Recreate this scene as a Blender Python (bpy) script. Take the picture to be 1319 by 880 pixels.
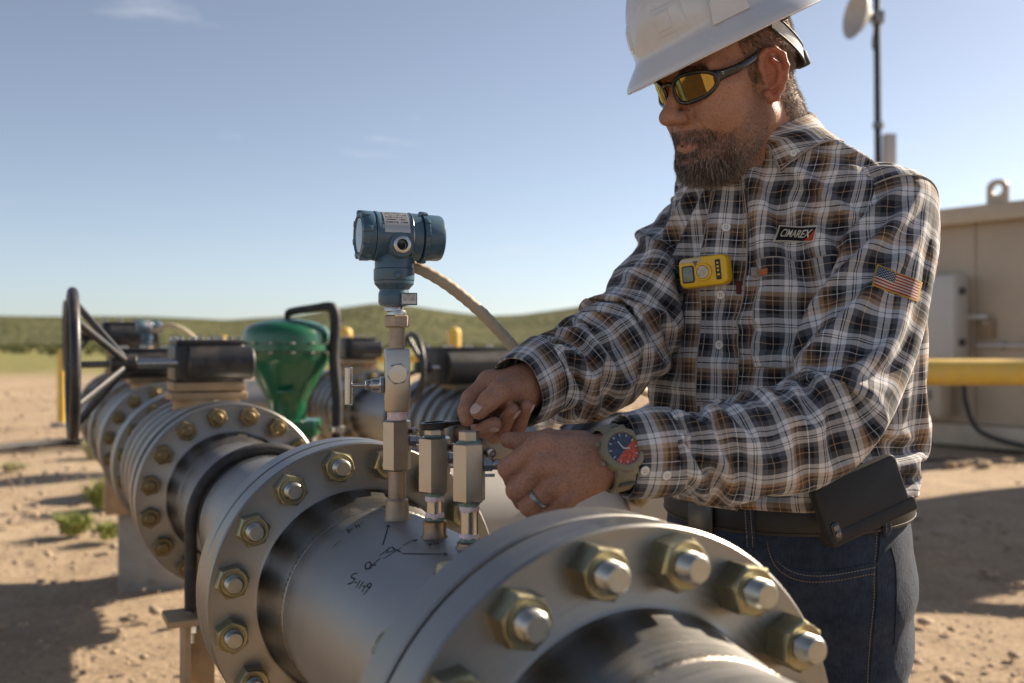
import bpy, bmesh, math, random
import numpy as np
from mathutils import Vector, Matrix
from mathutils.bvhtree import BVHTree

for _o in list(bpy.data.objects): bpy.data.objects.remove(_o, do_unlink=True)
SC = bpy.context.scene
COL = SC.collection
R = math.radians
random.seed(7); RNG = np.random.default_rng(7)

# ------------------------------------------------------------ camera, sky, sun, exposure
CAMZ = 1.27; FPX = 1282.4            # camera height (m); focal length in pixels of the 1319 px wide photograph
cam_d = bpy.data.cameras.new('camera'); cam = bpy.data.objects.new('camera', cam_d); COL.objects.link(cam)
cam.location = (0, 0, CAMZ); cam.rotation_euler = (R(90), 0, 0)
cam_d.lens = 35.0; cam_d.sensor_width = 36.0; cam_d.clip_start = 0.05; cam_d.clip_end = 5000
cam_d.dof.use_dof = True; cam_d.dof.focus_distance = 1.29; cam_d.dof.aperture_fstop = 4.0; cam_d.dof.aperture_blades = 9
SC.camera = cam
SUN_AZ = (0.84, 0.54); SUN_EL = R(29)
w = bpy.data.worlds.new('World'); SC.world = w; w.use_nodes = True
wn = w.node_tree; wn.nodes.clear()
wo = wn.nodes.new('ShaderNodeOutputWorld'); bg = wn.nodes.new('ShaderNodeBackground'); sky = wn.nodes.new('ShaderNodeTexSky')
sky.sky_type = 'NISHITA'; sky.sun_disc = False; sky.sun_elevation = SUN_EL
sky.sun_rotation = math.atan2(SUN_AZ[0], SUN_AZ[1]); sky.air_density = 0.75; sky.dust_density = 1.0; sky.ozone_density = 1.3; sky.altitude = 900
hs = wn.nodes.new('ShaderNodeHueSaturation'); hs.inputs['Saturation'].default_value = 0.70
wn.links.new(sky.outputs[0], hs.inputs['Color'])
# a few faint high wisps of cloud
_tc = wn.nodes.new('ShaderNodeTexCoord'); _mp = wn.nodes.new('ShaderNodeMapping'); _mp.inputs['Scale'].default_value = (1.6, 1.6, 9.0); wn.links.new(_tc.outputs['Generated'], _mp.inputs[0])
_nz = wn.nodes.new('ShaderNodeTexNoise'); _nz.inputs['Scale'].default_value = 2.6; _nz.inputs['Detail'].default_value = 8; _nz.inputs['Roughness'].default_value = .62; wn.links.new(_mp.outputs[0], _nz.inputs['Vector'])
_cr = wn.nodes.new('ShaderNodeValToRGB'); _cr.color_ramp.elements[0].position = .60; _cr.color_ramp.elements[1].position = .86; _cr.color_ramp.elements[1].color = (.5, .5, .5, 1); wn.links.new(_nz.outputs[0], _cr.inputs[0])
_mx = wn.nodes.new('ShaderNodeMix'); _mx.data_type = 'RGBA'; wn.links.new(_cr.outputs[0], _mx.inputs[0]); wn.links.new(hs.outputs[0], _mx.inputs[6]); _mx.inputs[7].default_value = (7.0, 7.1, 7.2, 1); wn.links.new(_mx.outputs[2], bg.inputs['Color'])
bg.inputs['Strength'].default_value = 0.062
wn.links.new(bg.outputs[0], wo.inputs['Surface'])
sl = bpy.data.lights.new('sun', 'SUN'); so = bpy.data.objects.new('sun', sl); COL.objects.link(so)
sl.energy = 5.0; sl.angle = R(0.5); sl.color = (1.0, 0.86, 0.68)
_h = math.hypot(*SUN_AZ)
SUN = Vector((SUN_AZ[0]/_h*math.cos(SUN_EL), SUN_AZ[1]/_h*math.cos(SUN_EL), math.sin(SUN_EL)))
so.rotation_euler = SUN.to_track_quat('Z', 'Y').to_euler(); so.location = SUN*30
SC.view_settings.view_transform = 'Standard'; SC.view_settings.look = 'None'; SC.view_settings.gamma = 1.0
SC.view_settings.use_curve_mapping = False; SC.view_settings.exposure = 1.15
SC.render.engine = 'CYCLES'
try:
    SC.cycles.use_denoising = True; SC.cycles.max_bounces = 8; SC.cycles.transparent_max_bounces = 12
    SC.cycles.sample_clamp_indirect = 6.0
except Exception: pass

# ------------------------------------------------------------ helpers
def at(u, v, y):
    """world point seen at photo pixel (u, v) when it stands y metres in front of the camera"""
    return np.array([(u-659.5)/FPX*y, y, CAMZ-(v-440.0)/FPX*y])
def A(*x): return np.array(x, float)
def unit(v):
    v = np.asarray(v, float); return v/np.linalg.norm(v)

def tagp(o, label=None, cat=None, group=None, kind=None):
    if label: o['label'] = label
    if cat: o['category'] = cat
    if group: o['group'] = group
    if kind: o['kind'] = kind
    return o
def thing(name, label, cat, loc=(0, 0, 0), rot=(0, 0, 0), group=None):
    o = bpy.data.objects.new(name, None); COL.objects.link(o); o.empty_display_size = .05
    o.location = loc; o.rotation_euler = rot
    return tagp(o, label, cat, group)

class MB:
    """collects shapes, builds ONE mesh object"""
    def __init__(s): s.v = []; s.f = []; s.n = 0; s.uv = None
    def add(s, V, F):
        V = np.asarray(V, float).reshape(-1, 3); s.v.append(V)
        s.f += [tuple(int(i)+s.n for i in f) for f in F]; s.n += len(V); return s
    def xf(s, M):
        M = np.array(M); s.v = [v @ M[:3, :3].T + M[:3, 3] for v in s.v]; return s
    def grid(s, G, wrap=False, flip=False):
        G = np.asarray(G, float); n, m = G.shape[:2]; F = []
        for i in range(n-1):
            for j in range(m if wrap else m-1):
                k = (j+1) % m; q = (i*m+j, i*m+k, (i+1)*m+k, (i+1)*m+j); F.append(q[::-1] if flip else q)
        return s.add(G.reshape(-1, 3), F)
    def lathe(s, prof, n=48, o=(0, 0, 0), ax=(0, 0, 1), cap0=False, cap1=False, rot=0.0):
        """prof: (radius, distance along ax)"""
        ax = unit(ax); t = A(1, 0, 0) if abs(ax[0]) < .9 else A(0, 1, 0)
        e1 = unit(t-ax*np.dot(t, ax)); e2 = np.cross(ax, e1); o = np.asarray(o, float)
        th = np.arange(n)*2*math.pi/n+rot
        rings = [o+ax*h+np.outer(np.cos(th)*r, e1)+np.outer(np.sin(th)*r, e2) for r, h in prof]
        b = s.n; s.grid(np.array(rings), wrap=True)
        if cap0: s.f.append(tuple(b+i for i in range(n))[::-1])
        if cap1: s.f.append(tuple(b+(len(prof)-1)*n+i for i in range(n)))
        return s
    def cyl(s, a, b, r, r2=None, n=24, ch=0.0, rot=0.0):
        a = np.asarray(a, float); b = np.asarray(b, float); L = np.linalg.norm(b-a); r2 = r if r2 is None else r2
        p = [(r, 0), (r2, L)] if ch <= 0 else [(r-ch, 0), (r, ch), (r2, L-ch), (r2-ch, L)]
        return s.lathe(p, n, a, b-a, True, True, rot)
    def hexa(s, a, b, af, ch=.002, rot=0.0):
        r = af/2/math.cos(R(30)); a = np.asarray(a, float); L = np.linalg.norm(np.asarray(b)-a)
        return s.lathe([(r-ch*1.4, 0), (r, ch), (r, L-ch), (r-ch*1.4, L)], 6, a, np.asarray(b)-a, True, True, rot)
    def tube(s, pts, rad, n=12, cap=True, sq=None):
        pts = np.asarray(pts, float); N = len(pts); rad = np.broadcast_to(np.asarray(rad, float), (N,))
        T = np.gradient(pts, axis=0); T /= np.linalg.norm(T, axis=1)[:, None]
        t = A(0, 0, 1) if abs(T[0][2]) < .9 else A(1, 0, 0)
        e = unit(t-T[0]*np.dot(t, T[0])); G = []; th = np.arange(n)*2*math.pi/n
        for i in range(N):
            e = unit(e-T[i]*np.dot(e, T[i])); f = np.cross(T[i], e)
            c, q = np.cos(th), np.sin(th)
            if sq: c, q = c*sq[0], q*sq[1]
            G.append(pts[i]+rad[i]*(np.outer(c, e)+np.outer(q, f)))
        b = s.n; s.grid(np.array(G), wrap=True)
        if cap:
            s.f.append(tuple(b+i for i in range(n))[::-1]); s.f.append(tuple(b+(N-1)*n+i for i in range(n)))
        return s
    def torus(s, o, ax, Rr, r, n=64, m=12, a0=0, a1=2*math.pi):
        ax = unit(ax); t = A(1, 0, 0) if abs(ax[0]) < .9 else A(0, 1, 0)
        e1 = unit(t-ax*np.dot(t, ax)); e2 = np.cross(ax, e1); full = abs(a1-a0-2*math.pi) < 1e-6
        th = np.linspace(a0, a1, n, endpoint=not full); ph = np.arange(m)*2*math.pi/m; G = []
        for a in th:
            d = e1*math.cos(a)+e2*math.sin(a)
            G.append(np.asarray(o, float)+d*Rr+np.outer(np.cos(ph)*r, d)+np.outer(np.sin(ph)*r, ax))
        if full: G.append(G[0])
        return s.grid(np.array(G), wrap=True, flip=True)
    def box(s, c, size, bev=0.0, rot=None, seg=2):
        bm = bmesh.new(); bmesh.ops.create_cube(bm, size=1.0)
        for v in bm.verts: v.co = Vector((v.co.x*size[0], v.co.y*size[1], v.co.z*size[2]))
        if bev > 0: bmesh.ops.bevel(bm, geom=bm.edges[:], offset=bev, segments=seg, profile=.5, affect='EDGES')
        bm.verts.index_update(); V = np.array([v.co for v in bm.verts]); F = [[v.index for v in f.verts] for f in bm.faces]; bm.free()
        if rot is not None: V = V @ np.array(rot)[:3, :3].T
        return s.add(V+np.asarray(c, float), F)
    def ball(s, c, r, n=20, m=12, rot=None):
        r = np.broadcast_to(np.asarray(r, float), (3,)); ph = np.linspace(0.02, math.pi-.02, m); th = np.arange(n)*2*math.pi/n
        G = np.array([[(math.sin(p)*math.cos(t)*r[0], math.sin(p)*math.sin(t)*r[1], math.cos(p)*r[2]) for t in th] for p in ph])
        if rot is not None: G = G @ np.array(rot)[:3, :3].T
        b = s.n; s.grid(G+np.asarray(c, float), wrap=True, flip=True)
        s.f.append(tuple(b+i for i in range(n))); s.f.append(tuple(b+(m-1)*n+i for i in range(n))[::-1]); return s
    def prism(s, poly, h, M=None):
        """2D outline extruded h along z, then matrix M"""
        P = np.asarray(poly, float); n = len(P); V = np.vstack([np.c_[P, np.zeros(n)], np.c_[P, np.full(n, h)]])
        if M is not None: M = np.array(M); V = V @ M[:3, :3].T+M[:3, 3]
        return s.add(V, [tuple(range(n))[::-1], tuple(range(n, 2*n))]+[(i, (i+1) % n, n+(i+1) % n, n+i) for i in range(n)])
    def mesh(s, name, mat, smooth=True, ang=35):
        me = bpy.data.meshes.new(name); me.from_pydata(np.vstack(s.v).tolist(), [], s.f); me.update()
        if mat:
            for m in (mat if isinstance(mat, (list, tuple)) else [mat]): me.materials.append(m)
        if smooth:
            me.shade_smooth()
            if ang < 180: me.set_sharp_from_angle(angle=R(ang))
        return me
    def build(s, name, mat, parent=None, smooth=True, ang=35, fix=False):
        me = s.mesh(name, mat, smooth, ang)
        if fix:
            bm = bmesh.new(); bm.from_mesh(me); bmesh.ops.recalc_face_normals(bm, faces=bm.faces[:]); bm.to_mesh(me); bm.free()
        return link(name, me, parent)
def link(name, me, parent=None, loc=None, rot=None):
    o = bpy.data.objects.new(name, me); COL.objects.link(o)
    if parent is not None: o.parent = parent
    if loc is not None: o.location = loc
    if rot is not None: o.rotation_euler = rot
    return o
def npmesh(name, V, F, mat, parent=None, smooth=True, uv=None, ang=180):
    """fast mesh from numpy arrays; F (n,4) or (n,3); uv per vertex"""
    V = np.ascontiguousarray(V, dtype=np.float32); F = np.ascontiguousarray(F, dtype=np.int32)
    me = bpy.data.meshes.new(name); k = F.shape[1]
    me.vertices.add(len(V)); me.vertices.foreach_set('co', V.ravel())
    me.loops.add(F.size); me.loops.foreach_set('vertex_index', F.ravel())
    me.polygons.add(len(F)); me.polygons.foreach_set('loop_start', np.arange(0, F.size, k, dtype=np.int32))
    try: me.polygons.foreach_set('loop_total', np.full(len(F), k, dtype=np.int32))
    except Exception: pass
    if uv is not None:
        l = me.uv_layers.new(name='UVMap'); UV = np.asarray(uv, np.float32)
        UV = UV[F.ravel()] if UV.shape[0] == len(V) else UV
        l.data.foreach_set('uv', np.ascontiguousarray(UV, dtype=np.float32).ravel())
    me.update(calc_edges=True); me.validate()
    if smooth:
        me.shade_smooth()
        if ang < 180: me.set_sharp_from_angle(angle=R(ang))
    for m in (mat if isinstance(mat, (list, tuple)) else [mat]): me.materials.append(m)
    return link(name, me, parent)

def bez(pts, n=40):
    """Catmull-Rom curve through pts"""
    P = np.asarray(pts, float); P = np.vstack([2*P[0]-P[1], P, 2*P[-1]-P[-2]]); out = []; m = len(P)-3
    for k in range(m):
        a, b, c, d = P[k:k+4]; q = max(2, n//m)
        for t in np.linspace(0, 1, q, endpoint=(k == m-1)):
            out.append(.5*((2*b)+(-a+c)*t+(2*a-5*b+4*c-d)*t*t+(-a+3*b-3*c+d)*t**3))
    return np.array(out)

# value noise in numpy (smooth, seeded)
_PERM = RNG.random((32, 32, 32))
def vnoise(P, sc=1.0):
    Q = np.asarray(P, float)*sc; i = np.floor(Q).astype(int); f = Q-i; f = f*f*(3-2*f); i &= 31; j = (i+1) & 31
    x0, y0, z0 = i[..., 0], i[..., 1], i[..., 2]; x1, y1, z1 = j[..., 0], j[..., 1], j[..., 2]; a, b, c = f[..., 0], f[..., 1], f[..., 2]
    L = lambda p, q, t: p+(q-p)*t
    return L(L(L(_PERM[x0, y0, z0], _PERM[x1, y0, z0], a), L(_PERM[x0, y1, z0], _PERM[x1, y1, z0], a), b),
             L(L(_PERM[x0, y0, z1], _PERM[x1, y0, z1], a), L(_PERM[x0, y1, z1], _PERM[x1, y1, z1], a), b), c)*2-1

# ------------------------------------------------------------ materials
class NT:
    def __init__(s, name):
        s.m = bpy.data.materials.new(name); s.m.use_nodes = True; s.t = s.m.node_tree; s.t.nodes.clear()
        s.out = s.n('ShaderNodeOutputMaterial'); s.p = s.n('ShaderNodeBsdfPrincipled'); s.l(s.p.outputs[0], s.out.inputs['Surface'])
    def n(s, t, **k):
        x = s.t.nodes.new(t)
        for a, b in k.items(): setattr(x, a, b)
        return x
    def l(s, a, b): s.t.links.new(a, b)
    def set(s, **k):
        for a, b in k.items():
            i = s.p.inputs[a.replace('_', ' ')]
            if hasattr(b, 'node'): s.l(b, i)
            else: i.default_value = (*b, 1) if isinstance(b, tuple) and len(b) == 3 and i.type == 'RGBA' else b
    def coord(s, kind='Object', scale=(1, 1, 1), rot=(0, 0, 0)):
        c = s.n('ShaderNodeTexCoord'); m = s.n('ShaderNodeMapping'); s.l(c.outputs[kind], m.inputs[0])
        m.inputs['Scale'].default_value = scale; m.inputs['Rotation'].default_value = rot; return m.outputs[0]
    def noise(s, vec, scale, detail=4, rough=.55, dist=0.0):
        x = s.n('ShaderNodeTexNoise'); x.inputs['Scale'].default_value = scale; x.inputs['Detail'].default_value = detail
        x.inputs['Roughness'].default_value = rough; x.inputs['Distortion'].default_value = dist
        if vec is not None: s.l(vec, x.inputs['Vector'])
        return x.outputs[0]
    def ramp(s, fac, stops, interp='LINEAR'):
        x = s.n('ShaderNodeValToRGB'); x.color_ramp.interpolation = interp; e = x.color_ramp.elements
        while len(e) < len(stops): e.new(1)
        for k, (p, c) in enumerate(stops):
            e[k].position = p; e[k].color = (*c, 1) if not isinstance(c, (int, float)) else (c, c, c, 1)
        s.l(fac, x.inputs[0]); return x.outputs[0]
    def mix(s, f, a, b, mode='MIX'):
        x = s.n('ShaderNodeMix', data_type='RGBA', blend_type=mode)
        for val, i in ((f, 0), (a, 6), (b, 7)):
            if hasattr(val, 'node'): s.l(val, x.inputs[i])
            else: x.inputs[i].default_value = val if i == 0 else (*val, 1)
        return x.outputs[2]
    def math(s, op, a, b=0.0, c=0.0):
        x = s.n('ShaderNodeMath', operation=op)
        for k, val in enumerate((a, b, c)):
            if hasattr(val, 'node'): s.l(val, x.inputs[k])
            else: x.inputs[k].default_value = val
        return x.outputs[0]
    def bump(s, h, strength=.3, dist=.01, normal=None):
        x = s.n('ShaderNodeBump'); x.inputs['Strength'].default_value = strength; x.inputs['Distance'].default_value = dist
        s.l(h, x.inputs['Height'])
        if normal is not None: s.l(normal, x.inputs['Normal'])
        return x.outputs[0]

def pmat(name, base, rough=.5, metal=0.0, var=.12, vs=8, bump=.15, bs=60, bd=.002, coat=0.0, rvar=.12, dirt=None, spec=.5, aniso=None):
    """general procedural surface: colour variation, roughness variation, fine relief, optional dust film (colour, amount)"""
    t = NT(name); c = t.coord('Object', aniso or (1, 1, 1)); n1 = t.noise(c, vs, 5); n2 = t.noise(c, bs, 4)
    b = np.array(base); col = t.ramp(n1, [(.25, tuple(b*(1-var))), (.75, tuple(np.minimum(b*(1+var), 1)))])
    if dirt:
        d = t.ramp(t.noise(c, vs*1.7, 6, .65), [(.45, 0), (.75, dirt[1])]); col = t.mix(d, col, dirt[0])
    rr = t.ramp(n1, [(.2, max(rough-rvar, .03)), (.8, min(rough+rvar, 1))])
    t.set(Base_Color=col, Roughness=rr, Metallic=metal, Specular_IOR_Level=spec)
    if coat: t.set(Coat_Weight=coat, Coat_Roughness=.08)
    if bump: t.set(Normal=t.bump(n2, bump, bd))
    return t.m

DUST = (.50, .38, .27)
M = {}
def machined(name, base, rough, ax='Y'):
    t = NT(name); c = t.coord('Object'); s = t.n('ShaderNodeSeparateXYZ'); t.l(c, s.inputs[0]); x, y, z = s.outputs
    r = t.math('SQRT', t.math('ADD', t.math('MULTIPLY', x, x), t.math('MULTIPLY', z, z))); cb = t.n('ShaderNodeCombineXYZ'); t.l(t.math('MULTIPLY', r, 1.0), cb.inputs[0]); t.l(t.math('MULTIPLY', y, 1.0), cb.inputs[1])
    lines = t.noise(cb.outputs[0], 420, 3, .6); bl = t.noise(c, 6, 6, .65); sp_ = t.noise(c, 55, 5, .7)
    b = np.array(base); col = t.mix(.5, t.ramp(bl, [(.3, tuple(b*.78)), (.7, tuple(b*1.2))]), t.ramp(lines, [(.3, tuple(b*.85)), (.7, tuple(b*1.12))]))
    d = t.ramp(sp_, [(.55, 0), (.8, .28)]); col = t.mix(d, col, (.36, .27, .19))
    rr = t.math('ADD', t.ramp(lines, [(.25, rough-.08), (.75, rough+.10)]), t.math('MULTIPLY', t.math('SUBTRACT', bl, .5), .25))
    t.set(Base_Color=col, Metallic=t.math('SUBTRACT', 1.0, d), Roughness=rr, Normal=t.bump(t.math('ADD', lines, t.math('MULTIPLY', sp_, .3)), .10, .0006)); return t.m
M['steel'] = machined('machined_steel', (.31, .298, .280), .40)
M['steel_pipe'] = machined('pipe_steel', (.36, .352, .342), .47)
M['steel_clean'] = pmat('stainless', (.48, .46, .43), .27, 1.0, .08, 14, .10, 160, .0004, rvar=.08)
M['steel_hex'] = pmat('stainless_hex', (.44, .41, .365), .33, 1.0, .12, 22, .12, 220, .0004, rvar=.1, dirt=(DUST, .25))
M['zinc'] = pmat('yellow_zinc', (.32, .285, .175), .38, 1.0, .3, 30, .15, 150, .0006, rvar=.12)
M['zinc_light'] = pmat('zinc_stud', (.42, .41, .36), .36, 1.0, .2, 40, .10, 150, .0005)
M['far_zinc'] = pmat('weathered_zinc', (.24, .185, .10), .5, 1.0, .3, 30, .15, 150, .0006)
M['weld'] = pmat('weld_bead', (.30, .27, .23), .4, 1.0, .3, 60, .4, 300, .002)
M['rust_nipple'] = pmat('dusty_steel_nipple', (.36, .29, .22), .55, .75, .3, 40, .3, 150, .001, dirt=(DUST, .7))
M['burnt'] = pmat('heat_tinted_steel', (.26, .19, .13), .38, 1.0, .35, 60, .4, 150, .0015)
M['black'] = pmat('black_paint', (.022, .023, .026), .42, 0, .2, 10, .15, 60, .001, dirt=(DUST, .12))
M['rubber'] = pmat('black_rubber', (.018, .018, .019), .6, 0, .2, 20, .2, 90, .001, dirt=(DUST, .08))
M['yellow'] = pmat('yellow_paint', (.72, .46, .07), .45, 0, .14, 6, .15, 40, .001, dirt=((.55, .45, .3), .3))
M['green'] = pmat('green_enamel', (.008, .112, .048), .30, 0, .12, 6, .08, 30, .001, coat=.4, dirt=((.16, .22, .14), .2))
M['tanbracket'] = pmat('tan_bracket_paint', (.40, .27, .15), .6, .2, .3, 15, .3, 80, .002, dirt=(DUST, .4))
M['concrete'] = pmat('concrete', (.36, .33, .29), .9, 0, .22, 9, .5, 70, .004, dirt=((.42, .32, .23), .5))
M['teflon'] = pmat('pink_sealant_tape', (.74, .60, .62), .65, 0, .12, 90, .8, 200, .002)
M['greenpaste'] = pmat('green_thread_paste', (.17, .26, .22), .7, 0, .3, 90, .8, 200, .002)
M['darkhole'] = pmat('dark_bore', (.01, .01, .01), .8, 0, .1, 5, 0)
M['ink'] = pmat('marker_ink', (.012, .012, .016), .7, 0, .2, 60, 0)
# ============================================================ SETTING
def dirt_material():
    t = NT('dry_dirt'); c = t.coord('Object')
    n1 = t.noise(c, .35, 6, .6); n2 = t.noise(c, 3.0, 8, .65); n3 = t.noise(c, 38, 5, .7)
    a = t.ramp(n1, [(.3, (.35, .25, .16)), (.55, (.46, .345, .23)), (.75, (.55, .43, .30))])
    b = t.ramp(n2, [(.3, (.23, .165, .11)), (.55, (.41, .305, .205)), (.8, (.55, .44, .31))])
    col = t.mix(.5, a, b); sp = t.ramp(n3, [(.32, .55), (.5, 1.0), (.75, 1.12)]); col = t.mix(1.0, col, sp, 'MULTIPLY')
    # beyond the bare pad: dry grass and weeds
    g = t.n('ShaderNodeNewGeometry'); sp2 = t.n('ShaderNodeSeparateXYZ'); t.l(g.outputs['Position'], sp2.inputs[0])
    dist = t.math('ADD', t.math('ADD', sp2.outputs[1], t.math('MULTIPLY', sp2.outputs[0], -.25)), t.math('MULTIPLY', n1, 22.0))
    far = t.n('ShaderNodeMapRange'); t.l(dist, far.inputs[0]); far.inputs[1].default_value = 48; far.inputs[2].default_value = 62
    gcol = t.ramp(t.noise(c, .6, 6, .7), [(.3, (.10, .115, .035)), (.5, (.20, .19, .06)), (.72, (.36, .29, .15))])
    col = t.mix(far.outputs[0], col, gcol)
    t.set(Base_Color=col, Roughness=.95, Specular_IOR_Level=.2)
    h = t.math('ADD', t.math('MULTIPLY', n2, .7), t.math('MULTIPLY', n3, .35)); h = t.math('ADD', h, t.math('MULTIPLY', t.noise(t.coord('Object', (.5, 2.2, 1), (0, 0, .5)), 2.4, 5, .7), .8)); t.set(Normal=t.bump(h, 1.0, .05)); return t.m
M['dirt'] = dirt_material()

def sp(n, a, b, p): 
    t = np.linspace(-1, 1, n); return np.sign(t)*np.abs(t)**p*np.where(t < 0, -a, b)
gx = sp(261, -1500, 1500, 4.2); gy = np.concatenate([-np.linspace(1, 0, 14)**2.2*60, 0.0+np.linspace(0, 1, 240)[1:]**3.6*1600])
GX, GY = np.meshgrid(gx, gy)
PP = np.stack([GX, GY, 0*GX], -1)
fade = np.clip(1-np.abs(GY)/60, 0, 1)*np.clip(1-np.abs(GX)/60, 0, 1)
GZ = (vnoise(PP, .35)*.05+vnoise(PP, 1.7)*.028+vnoise(PP, 5.1)*.015)*fade
# hard-packed level strip under the equipment
n_, m_ = GX.shape; I = np.arange(n_*m_).reshape(n_, m_)
F = np.stack([I[:-1, :-1], I[:-1, 1:], I[1:, 1:], I[1:, :-1]], -1).reshape(-1, 4)
ground = npmesh('ground', np.stack([GX, GY, GZ-.02], -1).reshape(-1, 3), F, M['dirt']); tagp(ground, kind='structure')

# hills on the horizon
HT = [(-90, 17), (-60, 13), (-40, 12), (-27.2, 13.5), (-20, 13), (-16, 11.5), (-12, 14), (-10, 17.5), (-8, 20.0), (-6, 19), (-3.8, 16), (-1.5, 13.4), (.5, 14), (3, 17), (5, 20), (9, 24), (15, 25), (25, 20), (40, 16), (60, 15), (90, 14)]
az = np.radians(np.linspace(-88, 88, 420)); kk = np.linspace(0, 1, 46)
top = np.interp(np.degrees(az), [h[0] for h in HT], [h[1] for h in HT])
D = 190+kk*420; AZ, DD = np.meshgrid(az, D); K = (DD-190)/420
prof = np.where(K < .8, (K/.8)**2*(3-2*K/.8), 1-(K-.8)*.8)
X = DD*np.tan(np.clip(AZ, -1.35, 1.35)); Y = DD
PH = np.stack([X, Y, 0*X], -1)
Z = prof*(top[None, :]*DD/500+CAMZ)+(vnoise(PH, .016)*2.2+vnoise(PH, .06)*.5)*prof*(1-.75*K)-.3
n_, m_ = X.shape; I = np.arange(n_*m_).reshape(n_, m_); F = np.stack([I[:-1, :-1], I[:-1, 1:], I[1:, 1:], I[1:, :-1]], -1).reshape(-1, 4)
def hill_material():
    t = NT('scrub_hillside'); c = t.coord('Object')
    big = t.noise(c, .012, 5, .6); mid = t.noise(c, .12, 5, .65)
    v = t.n('ShaderNodeTexVoronoi'); v.inputs['Scale'].default_value = .42; t.l(c, v.inputs['Vector'])
    gr = t.ramp(mid, [(.3, (.090, .095, .038)), (.55, (.15, .14, .064)), (.78, (.24, .20, .115))])
    sh = t.ramp(mid, [(.3, (.028, .038, .016)), (.7, (.060, .070, .028))])
    f = t.math('ADD', v.outputs['Distance'], t.math('MULTIPLY', big, -.5)); fac = t.ramp(f, [(.06, 1), (.40, 0)])
    t.set(Base_Color=t.mix(fac, gr, sh), Roughness=1.0, Specular_IOR_Level=.1, Normal=t.bump(fac, .7, 1.0)); return t.m
M['hill'] = hill_material()
hills = npmesh('hills', np.stack([X, Y, Z], -1).reshape(-1, 3), F, M['hill']); tagp(hills, kind='structure')

def foliage_mat(name, a, b):
    t = NT(name); c = t.coord('Object'); n = t.noise(c, 9, 3)
    t.set(Base_Color=t.ramp(n, [(.3, a), (.7, b)]), Roughness=.75, Specular_IOR_Level=.2); 
    t.set(Subsurface_Weight=0.0); return t.m
M['scrub'] = foliage_mat('scrub_leaves', (.065, .078, .028), (.15, .145, .058))
M['weed'] = foliage_mat('green_weed', (.16, .20, .045), (.30, .32, .10))
M['paleweed'] = foliage_mat('pale_weed', (.32, .31, .15), (.50, .46, .28))

def leaf_cloud(n, cent, rad, size, rng):
    """n leaf quads scattered through ellipsoid volumes"""
    d = rng.normal(size=(n, 3)); d /= np.linalg.norm(d, axis=1)[:, None]; r = rng.random(n)**.4
    P = cent+d*r[:, None]*rad; P[:, 2] = np.maximum(P[:, 2], .01)
    a = rng.normal(size=(n, 3)); a /= np.linalg.norm(a, axis=1)[:, None]; b = np.cross(a, rng.normal(size=(n, 3))); b /= np.linalg.norm(b, axis=1)[:, None]
    s = (size*(.6+.8*rng.random(n)))[:, None] if np.ndim(size) else size*(.6+.8*rng.random(n))[:, None]
    return np.stack([P-a*s, P+b*s*.45, P+a*s, P-b*s*.45], 1)
# far scrub on the flat: one uncountable mass
Q = []; rng = np.random.default_rng(3)
for k in range(2600):
    y = 70+rng.random()**.8*240; x = (rng.random()*1.5-.80)*y*.9
    if rng.random() > (y-60)/90: continue
    h = .22+rng.random()*.6; c = np.array([x, y, h*.5])
    Q.append(leaf_cloud(34, c, np.array([h*.9, h*.9, h*.6]), .16+.12*h, rng))
Q = np.concatenate(Q); npmesh('scrub', Q.reshape(-1, 3), np.arange(len(Q)*4).reshape(-1, 4), M['scrub'], smooth=False)
tagp(bpy.data.objects['scrub'], 'dark green desert scrub covering the flat below the hills', 'scrub', kind='stuff')

def gpt(u, v): 
    y = CAMZ*FPX/(v-440.0); return at(u, v, y)
def tuft(u, v, wid, hei, mat, label, seed, nb=130):
    rng = np.random.default_rng(seed); p = gpt(u, v); t = thing('weed_tuft', label, 'weed', (p[0], p[1], 0), group='weeds on the bare dirt')
    V = []; F = []; LV = []
    for i in range(nb):
        a = rng.random()*6.283; rr = rng.random()**.7*wid*.25; b0 = A(math.cos(a)*rr, math.sin(a)*rr, -.02); lean = (rr/(wid*.25))*wid*.4*(.5+rng.random())
        h = hei*(.45+.6*rng.random()); d = A(math.cos(a), math.sin(a), 0); s = np.cross(d, A(0, 0, 1))*(.0035+.004*rng.random()); k = len(V)
        p1 = b0+d*lean*.35+A(0, 0, h*.6); p2 = b0+d*lean+A(0, 0, h)
        V += [b0-s, b0+s, p1+s*.8, p1-s*.8, p2]; F += [(k, k+1, k+2, k+3), (k+3, k+2, k+4)]
        LV.append(leaf_cloud(5, p1, np.array([.03, .03, hei*.25]), .014, rng))
    MB().add(V, F).build('stem', mat, t, smooth=False)
    LV = np.concatenate(LV); LVo = npmesh('leaf_spray', LV.reshape(-1, 3), np.arange(len(LV)*4).reshape(-1, 4), mat, t, smooth=False)
    tagp(LVo, kind='stuff')
tuft(122, 588, .34, .24, M['paleweed'], 'pale dry weed tuft beside the black handwheel rim', 11)
tuft(137, 650, .44, .25, M['weed'], 'green weed tuft between the two concrete blocks', 12, 200)
tuft(97, 684, .30, .17, M['weed'], 'small green weed tuft left of the near concrete block', 13)
tuft(139, 690, .22, .13, M['weed'], 'lowest green weed against the side of the near concrete block', 14, 80)
tuft(17, 604, .30, .10, M['paleweed'], 'flat dry weed patch at the left edge of the picture', 15, 90)

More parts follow.
